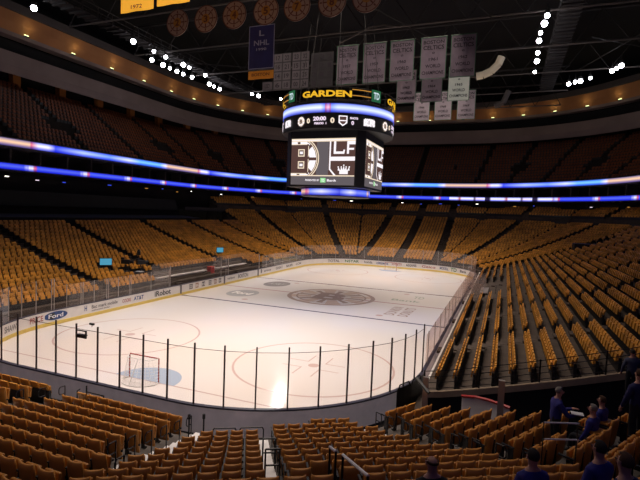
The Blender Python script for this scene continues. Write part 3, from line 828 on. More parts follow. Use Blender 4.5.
# small lamps under the ribbons
k = 0
for i, (x, y, nx, ny) in enumerate(P):
    if in_view((x, y, 11.4), 0) and random.random() < .42 and (y > -20):
        z = random.choice((11.35, 11.5, 11.2)); k += 1
        m = MB(); m.box((x-nx*.3, y-ny*.3, z), (.30*random.uniform(.3, 1), .05, .05), (Vector((-ny, nx, 0)), Vector((nx, ny, 0)), Vector((0, 0, 1))))
        o = m.build('concourse_lamp', random.choice([M['bulbsmall'], M['e_pink'], M['e_blue'], M['e_gold']]))
        tag(o, 'small glowing strip lamp on the dark wall between or below the ribbon screens', 'lamp', 'small lamps on the concourse walls')
# balcony
m = MB(); bal = []
NB = 15
for k in range(NB):
    e = .45+.82*k; z = 15.3+.60*k
    plan = (34.3+e, 51.2+e, 30+e)
    P = rrect(*plan, step=4, narc=20); P2 = rrect(plan[0]+.82, plan[1]+.82, plan[2]+.82, step=4, narc=20)
    n = len(P)
    for i in range(n):
        j = (i+1) % n; a, b = P[i], P[j]
        if a[1] < -46 and b[1] < -46: continue
        m.quad((a[0], a[1], z-.6), (b[0], b[1], z-.6), (b[0], b[1], z), (a[0], a[1], z))
        o0 = .82
        m.quad((a[0], a[1], z), (b[0], b[1], z), (b[0]+b[2]*o0, b[1]+b[3]*o0, z), (a[0]+a[2]*o0, a[1]+a[3]*o0, z))
    # seats
    Q = rrect(plan[0]+.45, plan[1]+.45, plan[2]+.45, step=.56, narc=int(PI/2*(plan[2]+.45)/.56))
    per = 0; Rm = 48.0
    for (x, y, nx, ny) in Q:
        # angular aisle test with fixed reference coordinate
        if abs(nx) > .999: ref = y*.95
        elif abs(ny) > .999: ref = x*.95+500
        else: ref = math.atan2(ny, nx)*46+1000
        if (ref % 9.4) < 1.25: continue
        if k in (4, 5, 6) and ((ref+1.6) % 18.8) < 4.2: continue
        if in_view((x, y, z), 50): bal.append((Vector((x, y, z)), Vector((nx, ny, 0)), Vector((-ny, nx, 0))))
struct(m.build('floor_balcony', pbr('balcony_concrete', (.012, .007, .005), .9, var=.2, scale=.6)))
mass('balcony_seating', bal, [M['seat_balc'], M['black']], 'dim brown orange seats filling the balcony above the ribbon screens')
struct(ring_wall('wall_balcony_back', (48.6, 65.5, 44), [(0, 23.0), (0, 27.0)], M['dark']))
struct(ring_wall('ceiling_balcony', (42, 59, 34), [(0.05, 24.4), (7, 26.6)], M['bulk_dark'], keep=lambda x, y: y > -47))
struct(ring_wall('trim_4', (42, 59, 34), [(.0, 24.4), (-.25, 25.4), (-.1, 27.1), (.6, 27.15)], M['bulk'], narc=30, keep=lambda x, y: y > -50))
struct(ring_wall('trim_5', (42.4, 59.6, 34.6), [(1.2, 27.1), (1.2, 29.0)], M['dark'], narc=30))
struct(ring_wall('trim_6', (40.9, 58, 34), [(1.5, 28.75), (.1, 28.75), (.0, 29.2)], M['bulk'], narc=30, keep=lambda x, y: y > -50))
struct(ring_wall('trim_7', (40.9, 58, 34), [(.0, 29.2), (-.5, 30.2), (-.7, 31.4)], M['cove'], narc=30, keep=lambda x, y: y > -50))
struct(ring_wall('trim_8', (40.1, 57.3, 33.3), [(.1, 31.4), (-.25, 31.4), (-.25, 32.4), (.8, 32.4)], M['beam'], narc=30))
# orange piers at the back of the balcony
Pp = rrect(47.7, 64.5, 43, step=6.5, narc=10)
for (x, y, nx, ny) in Pp:
    if x < 0 and y < 45 and in_view((x, y, 24.5), 20):
        m = MB(); m.box((x, y, 24.4), (.45, .55, 1.9), (Vector((nx, ny, 0)), Vector((-ny, nx, 0)), Vector((0, 0, 1)))); struct(m.build('wall_pier', M['pier']))
# cove lamps
Pc = rrect(40.9, 58, 34, step=6.2, narc=9); kk = 0
for (x, y, nx, ny) in Pc:
    if y < -38 or not in_view((x, y, 29.5), 30): continue
    g = empty('cove_lamp', (x-nx*.15, y-ny*.15, 29.2), math.atan2(ny, nx)); kk += 1
    tag(g, 'small yellow-green uplighter at the foot of the orange cove band', 'lamp', 'uplighters along the orange cove band')
    m = MB(); m.box((0, 0, .02), (.10, .30, .05)); m.build('housing', M['housing'], g)
    m = MB(); m.box((-.02, 0, .12), (.07, .26, .05)); m.build('lens', M['covelamp'], g)
    ld = bpy.data.lights.new('cove_light', 'POINT'); ld.energy = 16; ld.color = (1, .86, .42); ld.shadow_soft_size = .1
    lo_ = bpy.data.objects.new('cove_light', ld); COL.objects.link(lo_); lo_.parent = g; lo_.location = (-1.15, 0, .75)
# small emblems on the bulkhead: dark speaker boxes
for (px, z, rr) in (((-41.6, 5.5), 25.9, 0), ((30.5, 51.5), 25.6, 0)):
    pass

# ceiling
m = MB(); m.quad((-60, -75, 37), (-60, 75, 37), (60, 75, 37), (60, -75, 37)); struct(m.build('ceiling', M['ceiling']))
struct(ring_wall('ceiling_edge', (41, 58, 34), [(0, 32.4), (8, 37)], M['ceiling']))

# ================================================================== ROOF STEEL
def truss(y, x0, x1, z, name='roof_truss'):
    t = empty(name, (0, y, z)); tag(t, 'dark steel roof truss spanning the hall above the ice', 'roof truss', 'roof trusses across the hall')
    m = MB(); m.bar((x0, 0, 0), (x1, 0, 0), .09, 6); m.build('bottom_chord', M['pipe'], t)
    m = MB(); m.bar((x0, 0, 3.6), (x1, 0, 3.6), .16, 6); m.build('top_chord', M['steel'], t)
    m = MB(); n = 12
    for k in range(n):
        a = x0+(x1-x0)*k/n; b = x0+(x1-x0)*(k+1)/n; c_ = (a+b)/2
        m.bar((a, 0, 0), (c_, 0, 3.6), .05, 5); m.bar((c_, 0, 3.6), (b, 0, 0), .05, 5)
    m.build('web', M['steel'], t); return t
for y in (-16, -5.5, 4.5, 14.5, 25, 35, 45): truss(y, -31 if abs(y) < 30 else -24, 33 if abs(y) < 30 else 24, 28.6 if y > -10 else 30.5)
# catwalk on the right
def catwalk(x, y0, y1, z, label):
    cw = empty('catwalk', (x, 0, z)); tag(cw, label, 'catwalk', 'roof catwalks')
    m = MB(); m.box((0, (y0+y1)/2, 0), (.9, (y1-y0)/2, .05))
    m.build('deck', M['steel'], cw)
    m = MB()
    for s in (-1, 1):
        m.bar((s*.9, y0, 1.1), (s*.9, y1, 1.1), .05); m.bar((s*.9, y0, .55), (s*.9, y1, .55), .04)
        y = y0
        while y < y1: m.bar((s*.9, y, 0), (s*.9, y, 1.15), .05); y += 2
    y = y0
    while y < y1: m.box((0, y, -.12), (.95, .08, .12)); y += 1.0
    m.build('railing', M['steel'], cw)
catwalk(21.0, -12, 36, 28.9, 'long ribbed catwalk under the roof right of the banners, beside a line of lamps')
catwalk(-27.0, -12, 36, 28.9, 'long catwalk under the roof on the left side beside lamp clusters')
# braces
for (a, b) in (((-30, 8, 29), (-12, 30, 32)), ((-24, 14, 28.6), (-14, 26, 32)), ((0, 4.5, 32), (10, 14.5, 28.6)), ((24, 14, 29), (34, 30, 32)), ((36, 8, 32), (24, 26, 28.8)), ((-5, 25, 28.6), (6, 35, 31.5)), ((8, -5.5, 31), (14, 4.5, 28.4))):
    m = MB(); m.bar(a, b, .07, 5)
    o = m.build('roof_brace', M['steel']); tag(o, 'dark diagonal steel brace between two roof trusses', 'roof brace', 'roof braces')
m = MB(); m.path([(-1.8, 4.4, 27.5), (0, 4.4, 28.2), (1.5, 4.4, 28.8), (3, 4.4, 28.9), (5, 4.4, 28.5)], .10, 6)
o = m.build('cable_tray', M['pipe']); tag(o, 'thin pale arched cable run above the championship banners', 'cable')

# arena lamps from measured directions, hung in the roof at z ~28
LAMPS = [(-28.8, -11.4), (-25.8, -1.1), (-25.8, 2.4), (-28.5, 5.1), (-25.8, 4.6), (-28.5, 7.3), (-28.6, 8.8), (-28.5, 10.2), (-28.5, 11.6), (-25.6, 7.9), (-25.6, 9.2), (-28.2, 13.3), (-25.6, 12.9), (-27.9, 17.2), (-28, 18.6), (-28, 20.2), (-24.3, 24.2), (-23.8, 25.6), (-21, 28.4), (-33.5, -14.5),
         (18.9, 4.2), (18.8, 6.1), (18.6, 8.5), (18.6, 10.8), (18.7, 14.8), (18.8, 17.8), (18.8, 22.3), (23.5, 29.2), (24.2, 28.4), (24.8, 28.1), (25.8, 26.8), (27.8, 24.1), (28.1, 23.1), (28.4, 22.0)]
side = lambda x: 'left' if x < 0 else 'right'
for i, (x, y) in enumerate(LAMPS):
    g = empty('arena_lamp', (x, y, 28))
    tag(g, 'bright round white arena lamp hung high under the dark roof', 'arena lamp', 'arena lamps hung under the roof')
    rr = (.24, .30, .21, .27)[i % 4]
    if i == 0: rr = .30
    m = MB(); n = 10
    for j in range(5):
        for q in range(n):
            a0, a1 = 2*PI*q/n, 2*PI*(q+1)/n; p0, p1 = PI*j/5, PI*(j+1)/5
            m.quad(*[(rr*math.sin(p)*math.cos(a), rr*math.sin(p)*math.sin(a), rr*math.cos(p)) for p, a in ((p0, a0), (p1, a0), (p1, a1), (p0, a1))])
    m.build('lens', M['bulb'], g, smooth=True)
    m = MB(); m.bar((0, 0, rr*.75), (0, 0, rr*.75+.35), rr*.9, 10); m.bar((0, 0, rr), (0, 0, 1.2), .04, 5); m.build('housing', M['housing'], g)
# pale duct
m = MB(); pts = [(12.3, 12, 25.0), (13.0, 12, 25.1), (13.9, 12, 25.5), (14.6, 12, 26.2), (14.9, 12, 27.0)]
for a, b in zip(pts, pts[1:]): m.bar(a, b, .42, 12)
o = m.build('air_duct', M['duct'], smooth=False); tag(o, 'pale curved air duct hanging right of the championship banners', 'duct')
m = MB(); m.bar((14.2, 20, 23.3), (15.2, 20, 23.7), .35, 10); m.bar((15.2, 20, 23.7), (15.8, 20, 25.2), .35, 10)
o = m.build('air_duct', M['pipe']); tag(o, 'smaller dim air duct below and behind the pale curved duct', 'duct')

# ================================================================== BANNERS
def banner(x0, x1, y, z0, z1, label, lines, mat, tmat, group=None, border=None):
    g = empty('championship_banner', ((x0+x1)/2, y, z0)); tag(g, label, 'banner', group)
    w, h = x1-x0, z1-z0; m = MB()
    n = 6
    for k in range(n):
        a = -w/2+w*k/n; b = -w/2+w*(k+1)/n; ya = .04*math.sin(k*1.7); yb = .04*math.sin((k+1)*1.7)
        m.quad((a, ya, 0), (b, yb, 0), (b, yb*.4, h), (a, ya*.4, h))
    cl = m.build('cloth', mat, g)
    m = MB(); m.bar((-w/2-.05, 0, h), (w/2+.05, 0, h), .04); m.build('hanging_bar', M['steel'], g)
    m = MB()
    for (s, fy, fh, fw) in lines:
        m.add(word_fit(s, w*fw, h*fh), lambda p: Vector((p.x, -.075, h*fy+p.y)))
    m.build('lettering', tmat, cl)
    m = MB()
    for sx in (-1, 1): m.bar((sx*w*.4, 0, h), (sx*w*.4, 0, max(h+.5, 28.2-z0)), .012, 4)
    m.build('cable', M['steel'], g)
    if border:
        m = MB(); t = .06
        for (a, b, c_, d) in ((-w/2, w/2, 0, t), (-w/2, w/2, h-t, h), (-w/2, -w/2+t, 0, h), (w/2-t, w/2, 0, h)):
            m.quad((a, -.07, c_), (b, -.07, c_), (b, -.07, d), (a, -.07, d))
        m.build('border', border, cl)
    return g
def celt(year): return [('BOSTON', .88, .085, .80), ('CELTICS', .75, .10, .80), (year, .52, .05, .16) if False else ('o', .62, .05, .10), (year, .47, .075, .34), ('WORLD', .31, .085, .58), ('CHAMPIONS', .15, .085, .84)]
for (x0, x1, yr, pos) in ((-1.94, .5, '1957', 'first from the scoreboard, dimmest'), (1.09, 3.6, '1959', 'second from the scoreboard'), (4.05, 6.6, '1960', 'third from the scoreboard'), (7.25, 9.85, '1961', 'fourth from the scoreboard'), (10.25, 12.7, '1962', 'last at the right end')):
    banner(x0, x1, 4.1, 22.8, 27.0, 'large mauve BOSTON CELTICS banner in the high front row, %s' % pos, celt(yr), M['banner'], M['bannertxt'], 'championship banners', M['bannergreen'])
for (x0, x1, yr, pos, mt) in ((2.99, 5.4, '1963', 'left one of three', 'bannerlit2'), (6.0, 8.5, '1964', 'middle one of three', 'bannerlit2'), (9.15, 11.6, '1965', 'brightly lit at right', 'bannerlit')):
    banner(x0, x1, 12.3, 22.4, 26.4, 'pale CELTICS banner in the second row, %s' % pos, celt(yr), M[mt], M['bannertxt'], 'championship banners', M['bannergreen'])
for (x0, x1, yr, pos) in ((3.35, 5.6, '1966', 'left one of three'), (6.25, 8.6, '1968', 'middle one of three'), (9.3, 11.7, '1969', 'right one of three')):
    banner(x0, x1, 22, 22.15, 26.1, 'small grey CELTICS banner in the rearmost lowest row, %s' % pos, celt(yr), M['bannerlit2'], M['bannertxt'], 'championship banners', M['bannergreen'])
banner(-5.12, -2.66, -9.3, 20.8, 24.45, 'dark blue banner with pale crest hanging above an orange strip', [('L', .82, .13, .2), ('NHL', .60, .12, .6), ('1990', .45, .06, .4)], M['bannerblue'], M['bannerbluetxt'], None, M['bannerbluetxt'])
banner(-5.2, -2.72, -9.2, 19.98, 20.72, 'short orange banner strip hanging just below the dark blue banner', [('BOSTON', .5, .35, .7)], M['bannerorange'], M['roundel2'])
banner(-8.93, -6.1, -20, 21.75, 25.4, 'bright gold banner at the top left edge, left of two', [('BOSTON', .8, .09, .7), ('BRUINS', .45, .09, .7), ('1972', .08, .075, .34)], M['bannergold'], M['roundel2'], 'gold banners')
banner(-5.85, -3.2, -20, 21.85, 25.4, 'bright gold banner at the top edge, right of two', [('BOSTON', .8, .09, .7), ('BRUINS', .45, .09, .7), ('1941', .18, .075, .34)], M['bannergold'], M['roundel2'], 'gold banners')
def numbers(x0, x1, y, z0, z1, cols, rows, mat, label, nums):
    g = empty('number_banner', ((x0+x1)/2, y, z0)); tag(g, label, 'banner', 'retired number banners')
    w, h = x1-x0, z1-z0; m = MB(); m.quad((-w/2, 0, 0), (w/2, 0, 0), (w/2, 0, h), (-w/2, 0, h)); cl = m.build('cloth', M['bannerdim'], g)
    m = MB(); t = MB(); i = 0
    for a in range(cols):
        for b in range(rows):
            cx = -w/2+w*(a+.5)/cols; cz = h*(b+.5)/rows
            m.quad((cx-w/cols*.44, -.02, cz-h/rows*.44), (cx+w/cols*.44, -.02, cz-h/rows*.44), (cx+w/cols*.44, -.02, cz+h/rows*.44), (cx-w/cols*.44, -.02, cz+h/rows*.44))
            t.add(word_fit(nums[i % len(nums)], w/cols*.5, h/rows*.5), lambda p: Vector((cx+p.x, -.04, cz+p.y))); i += 1
    pn = m.build('number_panels', mat, cl); t.build('lettering', M['bannertxt'], cl)
    m = MB()
    for sx in (-1, 1): m.bar((sx*w*.4, 0, h), (sx*w*.4, 0, 28.3-z0), .012, 4)
    m.build('cable', M['steel'], g)
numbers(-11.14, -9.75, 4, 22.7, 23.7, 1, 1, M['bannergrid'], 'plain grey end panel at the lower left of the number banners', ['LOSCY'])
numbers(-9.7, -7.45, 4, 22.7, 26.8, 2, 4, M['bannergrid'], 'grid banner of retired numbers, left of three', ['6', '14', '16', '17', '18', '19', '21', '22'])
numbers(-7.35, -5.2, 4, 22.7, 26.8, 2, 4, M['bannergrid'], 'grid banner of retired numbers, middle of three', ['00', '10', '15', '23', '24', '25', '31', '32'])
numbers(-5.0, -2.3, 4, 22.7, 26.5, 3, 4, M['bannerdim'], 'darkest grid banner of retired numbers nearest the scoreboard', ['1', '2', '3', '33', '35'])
# roundels
for i, (x, nm) in enumerate(((-12.48, '2'), (-9.39, '3'), (-6.45, '4'), (-3.37, '5'), (-.51, '7'), (2.55, '8'), (5.43, '9'))):
    g = empty('round_banner', (x, -9.7, 25.45)); tag(g, 'round cream banner with gold spoked emblem, %s from the left in the top row' % ordn(i), 'banner', 'round banners in a row')
    m = MB(); n = 36; R = 1.18
    for k in range(n):
        a0, a1 = 2*PI*k/n, 2*PI*(k+1)/n
        m.poly([(0, -.03, 0), (R*math.cos(a0), -.03, R*math.sin(a0)), (R*math.cos(a1), -.03, R*math.sin(a1))])
        m.quad((R*math.cos(a0), -.03, R*math.sin(a0)), (R*math.cos(a0), .03, R*math.sin(a0)), (R*math.cos(a1), .03, R*math.sin(a1)), (R*math.cos(a1), -.03, R*math.sin(a1)))
    dk = m.build('disc', M['roundel'], g)
    e = MB()
    annulus(e, 0, 0, R*.93, R, 0); annulus(e, 0, 0, R*.60, R*.66, 0)
    for k in range(8):
        t = 2*PI*k/8; a = Vector((math.cos(t), math.sin(t), 0)); w = Vector((-a.y, a.x, 0))
        e.quad(a*R*.2-w*R*.04, a*R*.62-w*R*.05, a*R*.62+w*R*.05, a*R*.2+w*R*.04, 0)
        e.quad(a*R*.70-w*R*.05, a*R*.88-w*R*.05, a*R*.88+w*R*.05, a*R*.70+w*R*.05, 0)
    disc(e, 0, 0, R*.36, 1, z=.004); e.add(word_fit(nm, R*.36, R*.5, .04), lambda p: p+Vector((0, 0, .008)), 0)
    m = MB(); m.add(e, lambda p: Vector((p.x, -.045-p.z, p.y))); m.build('emblem', [M['roundel2'], M['roundel3']], dk)
    m = MB(); m.bar((0, 0, R), (0, 0, 4), .02, 4); m.build('cable', M['steel'], g)

# ================================================================== SCOREBOARD
sb = empty('scoreboard', (0, 0, 11)); sb.location = (0, 0, 0)
tag(sb, 'large hanging centre scoreboard with lit video screens and GARDEN ring sign', 'scoreboard')
def cyl(name, R, z0, z1, mat, a0=0, a1=2*PI, n=72, cap=False, uv=None):
    V = []; Fc = []
    for k in range(n+1):
        t = a0+(a1-a0)*k/n; V += [(R*math.cos(t), R*math.sin(t), z0), (R*math.cos(t), R*math.sin(t), z1)]
    for k in range(n): Fc.append((2*k, 2*k+2, 2*k+3, 2*k+1))
    if cap: Fc.append(tuple(2*k+1 for k in range(n))); Fc.append(tuple(2*k for k in range(n))[::-1])
    me = bpy.data.meshes.new(name); me.from_pydata(V, [], Fc); me.materials.append(mat)
    if uv:
        ul = me.uv_layers.new(name='UVMap')
        for k in range(n):
            f = me.polygons[k]; u0, u1 = k/n*uv[0]+uv[1], (k+1)/n*uv[0]+uv[1]
            for li, c_ in zip(f.loop_indices, ((u0, 0), (u1, 0), (u1, 1), (u0, 1))): ul.data[li].uv = c_
    o = bpy.data.objects.new(name, me); COL.objects.link(o); o.parent = sb; return o
R = 5.6
rbody = cyl('ring_body', R-.05, 16.35, 18.75, M['sc_black'], cap=True)
cyl('ring_screen', R, 17.72, 18.55, M['led_sb'], uv=(4, 0.39))
cyl('top_drum', 4.5, 18.7, 19.2, M['sc_black'], cap=True)
# box with chamfered corners
m = MB(); hw, hc = 3.35, 3.98
oct_ = [(-hw, -hc), (hw, -hc), (hc, -hw), (hc, hw), (hw, hc), (-hw, hc), (-hc, hw), (-hc, -hw)]
z0, z1 = 11.12, 16.4
for k in range(8):
    a, b = oct_[k], oct_[(k+1) % 8]; m.quad((*a, z0), (*b, z0), (*b, z1), (*a, z1))
m.poly([(*a, z0) for a in oct_][::-1]); m.poly([(*a, z1) for a in oct_]); sbox = m.build('screen_box', M['sc_black'], sb)
cyl('lower_body', 3.45, 10.3, 11.13, M['sc_black'], cap=True)
cyl('lower_ring_screen', 3.5, 10.36, 11.02, M['led_sb2'], uv=(2.45, -.02))
# hanging cables and truss
m = MB()
for k in range(8):
    t = PI/4*k+.3; m.bar((4.2*math.cos(t), 4.2*math.sin(t), 18.8), (3*math.cos(t), 3*math.sin(t), 28.6), .03, 4)
m.build('hanging_cable', M['steel'], sb)
# open sign frame carrying the letters
m = MB()
for z in (18.95, 20.0):
    for k in range(48):
        a0, a1 = 2*PI*k/48, 2*PI*(k+1)/48; m.bar((R*math.cos(a0), R*math.sin(a0), z), (R*math.cos(a1), R*math.sin(a1), z), .03, 4)
for k in range(24):
    a0 = 2*PI*k/24; m.bar((5.3*math.cos(a0), 5.3*math.sin(a0), 18.7), (5.3*math.cos(a0), 5.3*math.sin(a0), 20.1), .03, 4)
sframe = m.build('sign_frame', M['steel'], sb)
def cyl_map(R, ang, z): # ang = angle of text centre; text reads left to right seen from outside
    return lambda p: Vector(((R+p.z)*math.cos(ang+p.x/R), (R+p.z)*math.sin(ang+p.x/R), z+p.y))
A0 = -PI/2
def sub(mbx, n=3):  # text already has fine enough tessellation
    return mbx
def cyl_word(name, s, w, h, ang, z, mat, r=R+.06, bold=.03):
    m = MB(); m.add(word_fit(s, w, h, bold), cyl_map(r, ang, z)); return m.build(name, mat, sframe if name.startswith('sign') else rbody)
for q in range(4):
    b = A0+q*PI/2+.08
    # camera looks from about -70 deg; sign begins left of centre
    cyl_word('sign_lettering', 'GARDEN', 4.75, .58, b+.045, 19.40, M['e_yellow'], bold=.045)
    sgn = MB(); 
    ang = b-.66
    for (nm, x0, x1, z0_, z1_, mt, rr) in (('sign_plate', -.55, .55, 18.98, 20.05, 'e_green', .05),):
        n = 4
        mm = MB()
        for k in range(n):
            xa, xb = x0+(x1-x0)*k/n, x0+(x1-x0)*(k+1)/n; f = cyl_map(R+rr, ang, 0)
            mm.quad(f(Vector((xa, z0_, 0))), f(Vector((xb, z0_, 0))), f(Vector((xb, z1_, 0))), f(Vector((xa, z1_, 0))))
        mm.build(nm, M[mt], sframe)
    cyl_word('sign_lettering', 'TD', .72, .62, ang, 19.52, M['e_pale'], r=R+.09, bold=.03)
    for z in (19.3, 19.82):
        mm = MB()
        for k in range(6):
            t0 = b+.47+.055*k+.0; t1 = t0+.055; mm.bar(((R+.04)*math.cos(t0), (R+.04)*math.sin(t0), z), ((R+.04)*math.cos(t1), (R+.04)*math.sin(t1), z), .045, 5)
        mm.build('sign_bar', M['e_gold'], sframe)
    # score band below the ring screen
    zc = 17.02; b += .06
    cyl_word('score_lettering', 'BRUINS', 1.25, .62, b-.83, zc-.02, M['e_white'], r=R+.02, bold=.09)
    mm = MB(); e = spoked_b(.46, 0, 1, dz=.002); mm.add(e, cyl_map(R+.02, b-.455, zc)); disc2 = MB(); disc(disc2, 0, 0, .47, 0, sx=.85)
    dm = MB(); dm.add(disc2, cyl_map(R+.005, b-.455, zc)); dm.build('team_disc', M['e_cream'], rbody); mm.build('team_emblem', [M['e_brown'], M['e_white']], rbody)
    cyl_word('score_digit', '0', .34, .46, b-.305, zc, M['e_cream'], r=R+.02, bold=.05)
    cyl_word('score_lettering', '20:00', 1.25, .38, b-.105, zc+.17, M['e_pink'], r=R+.02, bold=.05)
    cyl_word('score_lettering', 'PERIOD  1', 1.15, .20, b-.09, zc-.26, M['e_pink'], r=R+.02, bold=.05)
    cyl_word('score_digit', '0', .38, .50, b+.11, zc, M['e_cream'], r=R+.02, bold=.05)
    sh = MB()
    for pts, mi in (([(-.4, .45), (.4, .45), (.4, -.2), (0, -.5), (-.4, -.2)], 0), ([(-.3, .35), (.3, .35), (.3, .05), (-.3, .05)], 1), ([(-.3, -.05), (.3, -.05), (.2, -.22), (0, -.36), (-.2, -.22)], 1)):
        sh.poly([(x, y, .004*mi) for x, y in (pts if False else pts[::-1])], mi)
    mm = MB(); mm.add(sh, cyl_map(R+.02, b+.28, zc)); mm.build('team_shield', [M['e_white'], M['e_brown']], rbody)
    cyl_word('score_lettering', 'SHOTS', .75, .20, b+.46, zc+.26, M['e_pink'], r=R+.02, bold=.05)
    cyl_word('score_digit', '0', .25, .36, b+.44, zc-.16, M['e_pink'], r=R+.02, bold=.05)
    cyl_word('score_lettering', 'BOSTON', 1.0, .30, b+.64+.10, zc+.22, M['e_white'], r=R+.02, bold=.1)
# video screens on four faces
def screen(face):
    g = MB(); mats = [M['e_grey'], M['e_cream'], M['e_brown'], M['e_white'], M['e_green2'], M['sc_black']]
    W, H = 3.22, 2.18
    def rect(x0, x1, y0, y1, mi, z): g.quad((x0, y0, z), (x1, y0, z), (x1, y1, z), (x0, y1, z), mi)
    rect(-W, W, -H, H, 0, .02)
    rect(-W, W, -1.30, H, 2, .03)              # dark brown picture
    rect(-W, W, H-.30, H, 1, .04); rect(-W, W, H-.20, H-.12, 3, .045)
    rect(-W, W, -1.36, -1.26, 1, .04)
    # left: circle with spokes, big B, cut by the left edge
    bx, by, br = -2.45, .27, 1.95
    def clip_poly(pts, mi, z):
        out = []
        P_ = list(pts)
        for lim, ax, sg in ((-W, 0, 1), (.2, 0, -1), (-1.26, 1, 1), (H-.30, 1, -1)):
            out = []
            for i in range(len(P_)):
                a, b_ = P_[i], P_[(i+1) % len(P_)]; ia = (a[ax]-lim)*sg >= 0; ib = (b_[ax]-lim)*sg >= 0
                if ia: out.append(a)
                if ia != ib:
                    t = (lim-a[ax])/(b_[ax]-a[ax]); out.append((a[0]+(b_[0]-a[0])*t, a[1]+(b_[1]-a[1])*t))
            P_ = out
            if len(P_) < 3: return
        g.poly([(x, y, z) for x, y in P_], mi)
    rect(-.6, .62, -1.26, H-.30, 0, .035)
    for k in range(48):
        t0, t1 = 2*PI*k/48, 2*PI*(k+1)/48
        def ar(r0, r1, mi, z): clip_poly([(bx+r*math.cos(t), by+r*math.sin(t)) for r, t in ((r0, t0), (r1, t0), (r1, t1), (r0, t1))], mi, z)
        ar(0, 2.12, 2, .040); ar(2.02, 2.12, 1, .046); ar(1.86, 1.94, 1, .046)
    for k in range(8):
        t = PI/8+PI/4*k; dt = .30
        clip_poly([(bx+r*math.cos(a), by+r*math.sin(a)) for r, a in ((1.15, t-dt*.9), (1.82, t-dt*1.05), (1.82, t), (1.82, t+dt*1.05), (1.15, t+dt*.9))], 3, .048)
    # block B
    def R_(x0, x1, y0, y1, mi, z): rect(max(-W, bx+x0), bx+x1, by+y0, by+y1, mi, z)
    R_(-.8, 1.05, -1.42, 1.40, 1, .052); R_(-.8, .98, -1.35, 1.33, 2, .056)
    for s_ in (1, -1):
        R_(-.05, .62, .22*s_ if s_ > 0 else -.92, .92 if s_ > 0 else -.22, 1, .060); R_(.05, .52, .32 if s_ > 0 else -.82, .82 if s_ > 0 else -.32, 2, .064); R_(.12, .45, .45 if s_ > 0 else -.7, .7 if s_ > 0 else -.45, 3, .068)
    for (x, y) in ((1.05, 1.40), (1.05, 0), (1.05, -1.42)):
        g.poly([(bx+x-.22, by+y, .07), (bx+x+.02, by+y-.02, .07), (bx+x+.02, by+y-(.24 if y > 0 else -.24), .07)], 2)
    # right: shield with LA and crown
    sx0 = .62
    rect(sx0, W, -1.26, H-.30, 2, .040)
    rect(sx0+.08, sx0+.22, -.72, H-.30, 3, .05)
    g.poly([(sx0+.08, -.72, .05), (sx0+.55, -1.26, .05), (sx0+.78, -1.26, .05), (sx0+.22, -.66, .05)], 3)
    rect(sx0+.22, W, .08, .46, 3, .05)
    # letters L and A (angular), lower half of the A shaped like the photo
    rect(sx0+.5, sx0+.72, .78, H-.30, 3, .055); rect(sx0+.5, sx0+1.55, .72, .94, 3, .055)
    g.poly([(sx0+1.42, .72, .055), (sx0+1.55, .72, .055), (sx0+1.62, 1.1, .055), (sx0+1.45, 1.1, .055)], 3)
    rect(sx0+1.80, sx0+2.0, .72, H-.30, 3, .055); rect(sx0+1.80, W, 1.58, H-.30, 3, .055); rect(sx0+2.0, W-.12, 1.08, 1.26, 3, .055)
    # crown
    cx, cy = sx0+1.55, -.95
    pts = [(-.42, -.30), (.42, -.30), (.52, .28), (.26, .08), (.18, .5), (0, .2), (-.18, .5), (-.26, .08), (-.52, .28)]
    for i in range(2, len(pts)): pass
    g.poly([(cx+x, cy+y+.1, .055) for x, y in [(-.42, -.30), (.42, -.30), (.42, .05), (-.42, .05)]], 3)
    for x in (-.45, -.2, 0, .2, .45):
        g.poly([(cx+x-.13, cy+.12, .056), (cx+x+.13, cy+.12, .056), (cx+x*1.2, cy+(.62 if x == 0 else .48), .056)], 3); disc(g, cx+x*1.2, cy+(.62 if x == 0 else .46), .07, 3, n=10, z=.057)
    # caption
    g.add(word_fit('PRESENTED BY', 1.45, .18), lambda p: Vector((p.x-.95, p.y-1.74, .04)), 3)
    rect(.02-.15, .45-.15+.1, -1.95, -1.52, 4, .04); g.add(word_fit('TD', .3, .25), lambda p: Vector((p.x+.13, p.y-1.74, .05)), 3)
    g.add(word_fit('Bank', .95, .22), lambda p: Vector((p.x+1.02, p.y-1.74, .04)), 3)
    a = face
    ca, sa = math.cos(a), math.sin(a); zc = 13.48
    mm = MB()
    def f(p):
        x, y = p.x, -(hc+p.z); return Vector((x*ca-y*sa, x*sa+y*ca, zc+p.y))
    mm.add(g, f); return mm.build('video_screen', mats, sbox)
for q in range(4): screen(q*PI/2)

# ================================================================== RAILS & FURNITURE
def loop_rail(f, t, k, label, h=.92):
    d = f.d0+f.pitch*k+.1; Rr = CR+d; z = f.z(k); tt = t(Rr)
    a = f.pt(Rr, tt, z); g = empty('aisle_handrail', a); tag(g, label, 'handrail', 'handrails of the stepped aisles')
    n_, t_ = f.axes(); H = Vector((0, 0, h)); o = n_*.26
    m = MB(); m.bar((0, 0, 0), H, .019, 8); m.build('post', M['rail'], g)
    m = MB(); m.path([H, H+o*.8+Vector((0, 0, .01)), H+o-Vector((0, 0, .06)), H+o-Vector((0, 0, .22)), H+o*.8-Vector((0, 0, .28)), H-Vector((0, 0, .28))], .017, 8); m.build('grab_loop', M['rail'], g)
for i, k in enumerate(range(0, 7)): loop_rail(fA, lambda R: A_hi(R)+.32, k, 'black looped handrail post, %s up from the ice beside the left block' % ordn(i))
for i, k in enumerate(range(0, 9)): loop_rail(fD, lambda R: D_lo(R)-.30, k, 'black looped handrail post, %s up from the ice beside the right block' % ordn(i))
for i, k in enumerate(range(0, 3)): loop_rail(fA, c(-3.2), k, 'black looped handrail post, %s up from the ice in the far left aisle' % ordn(i))
n_, t_ = fC.axes()
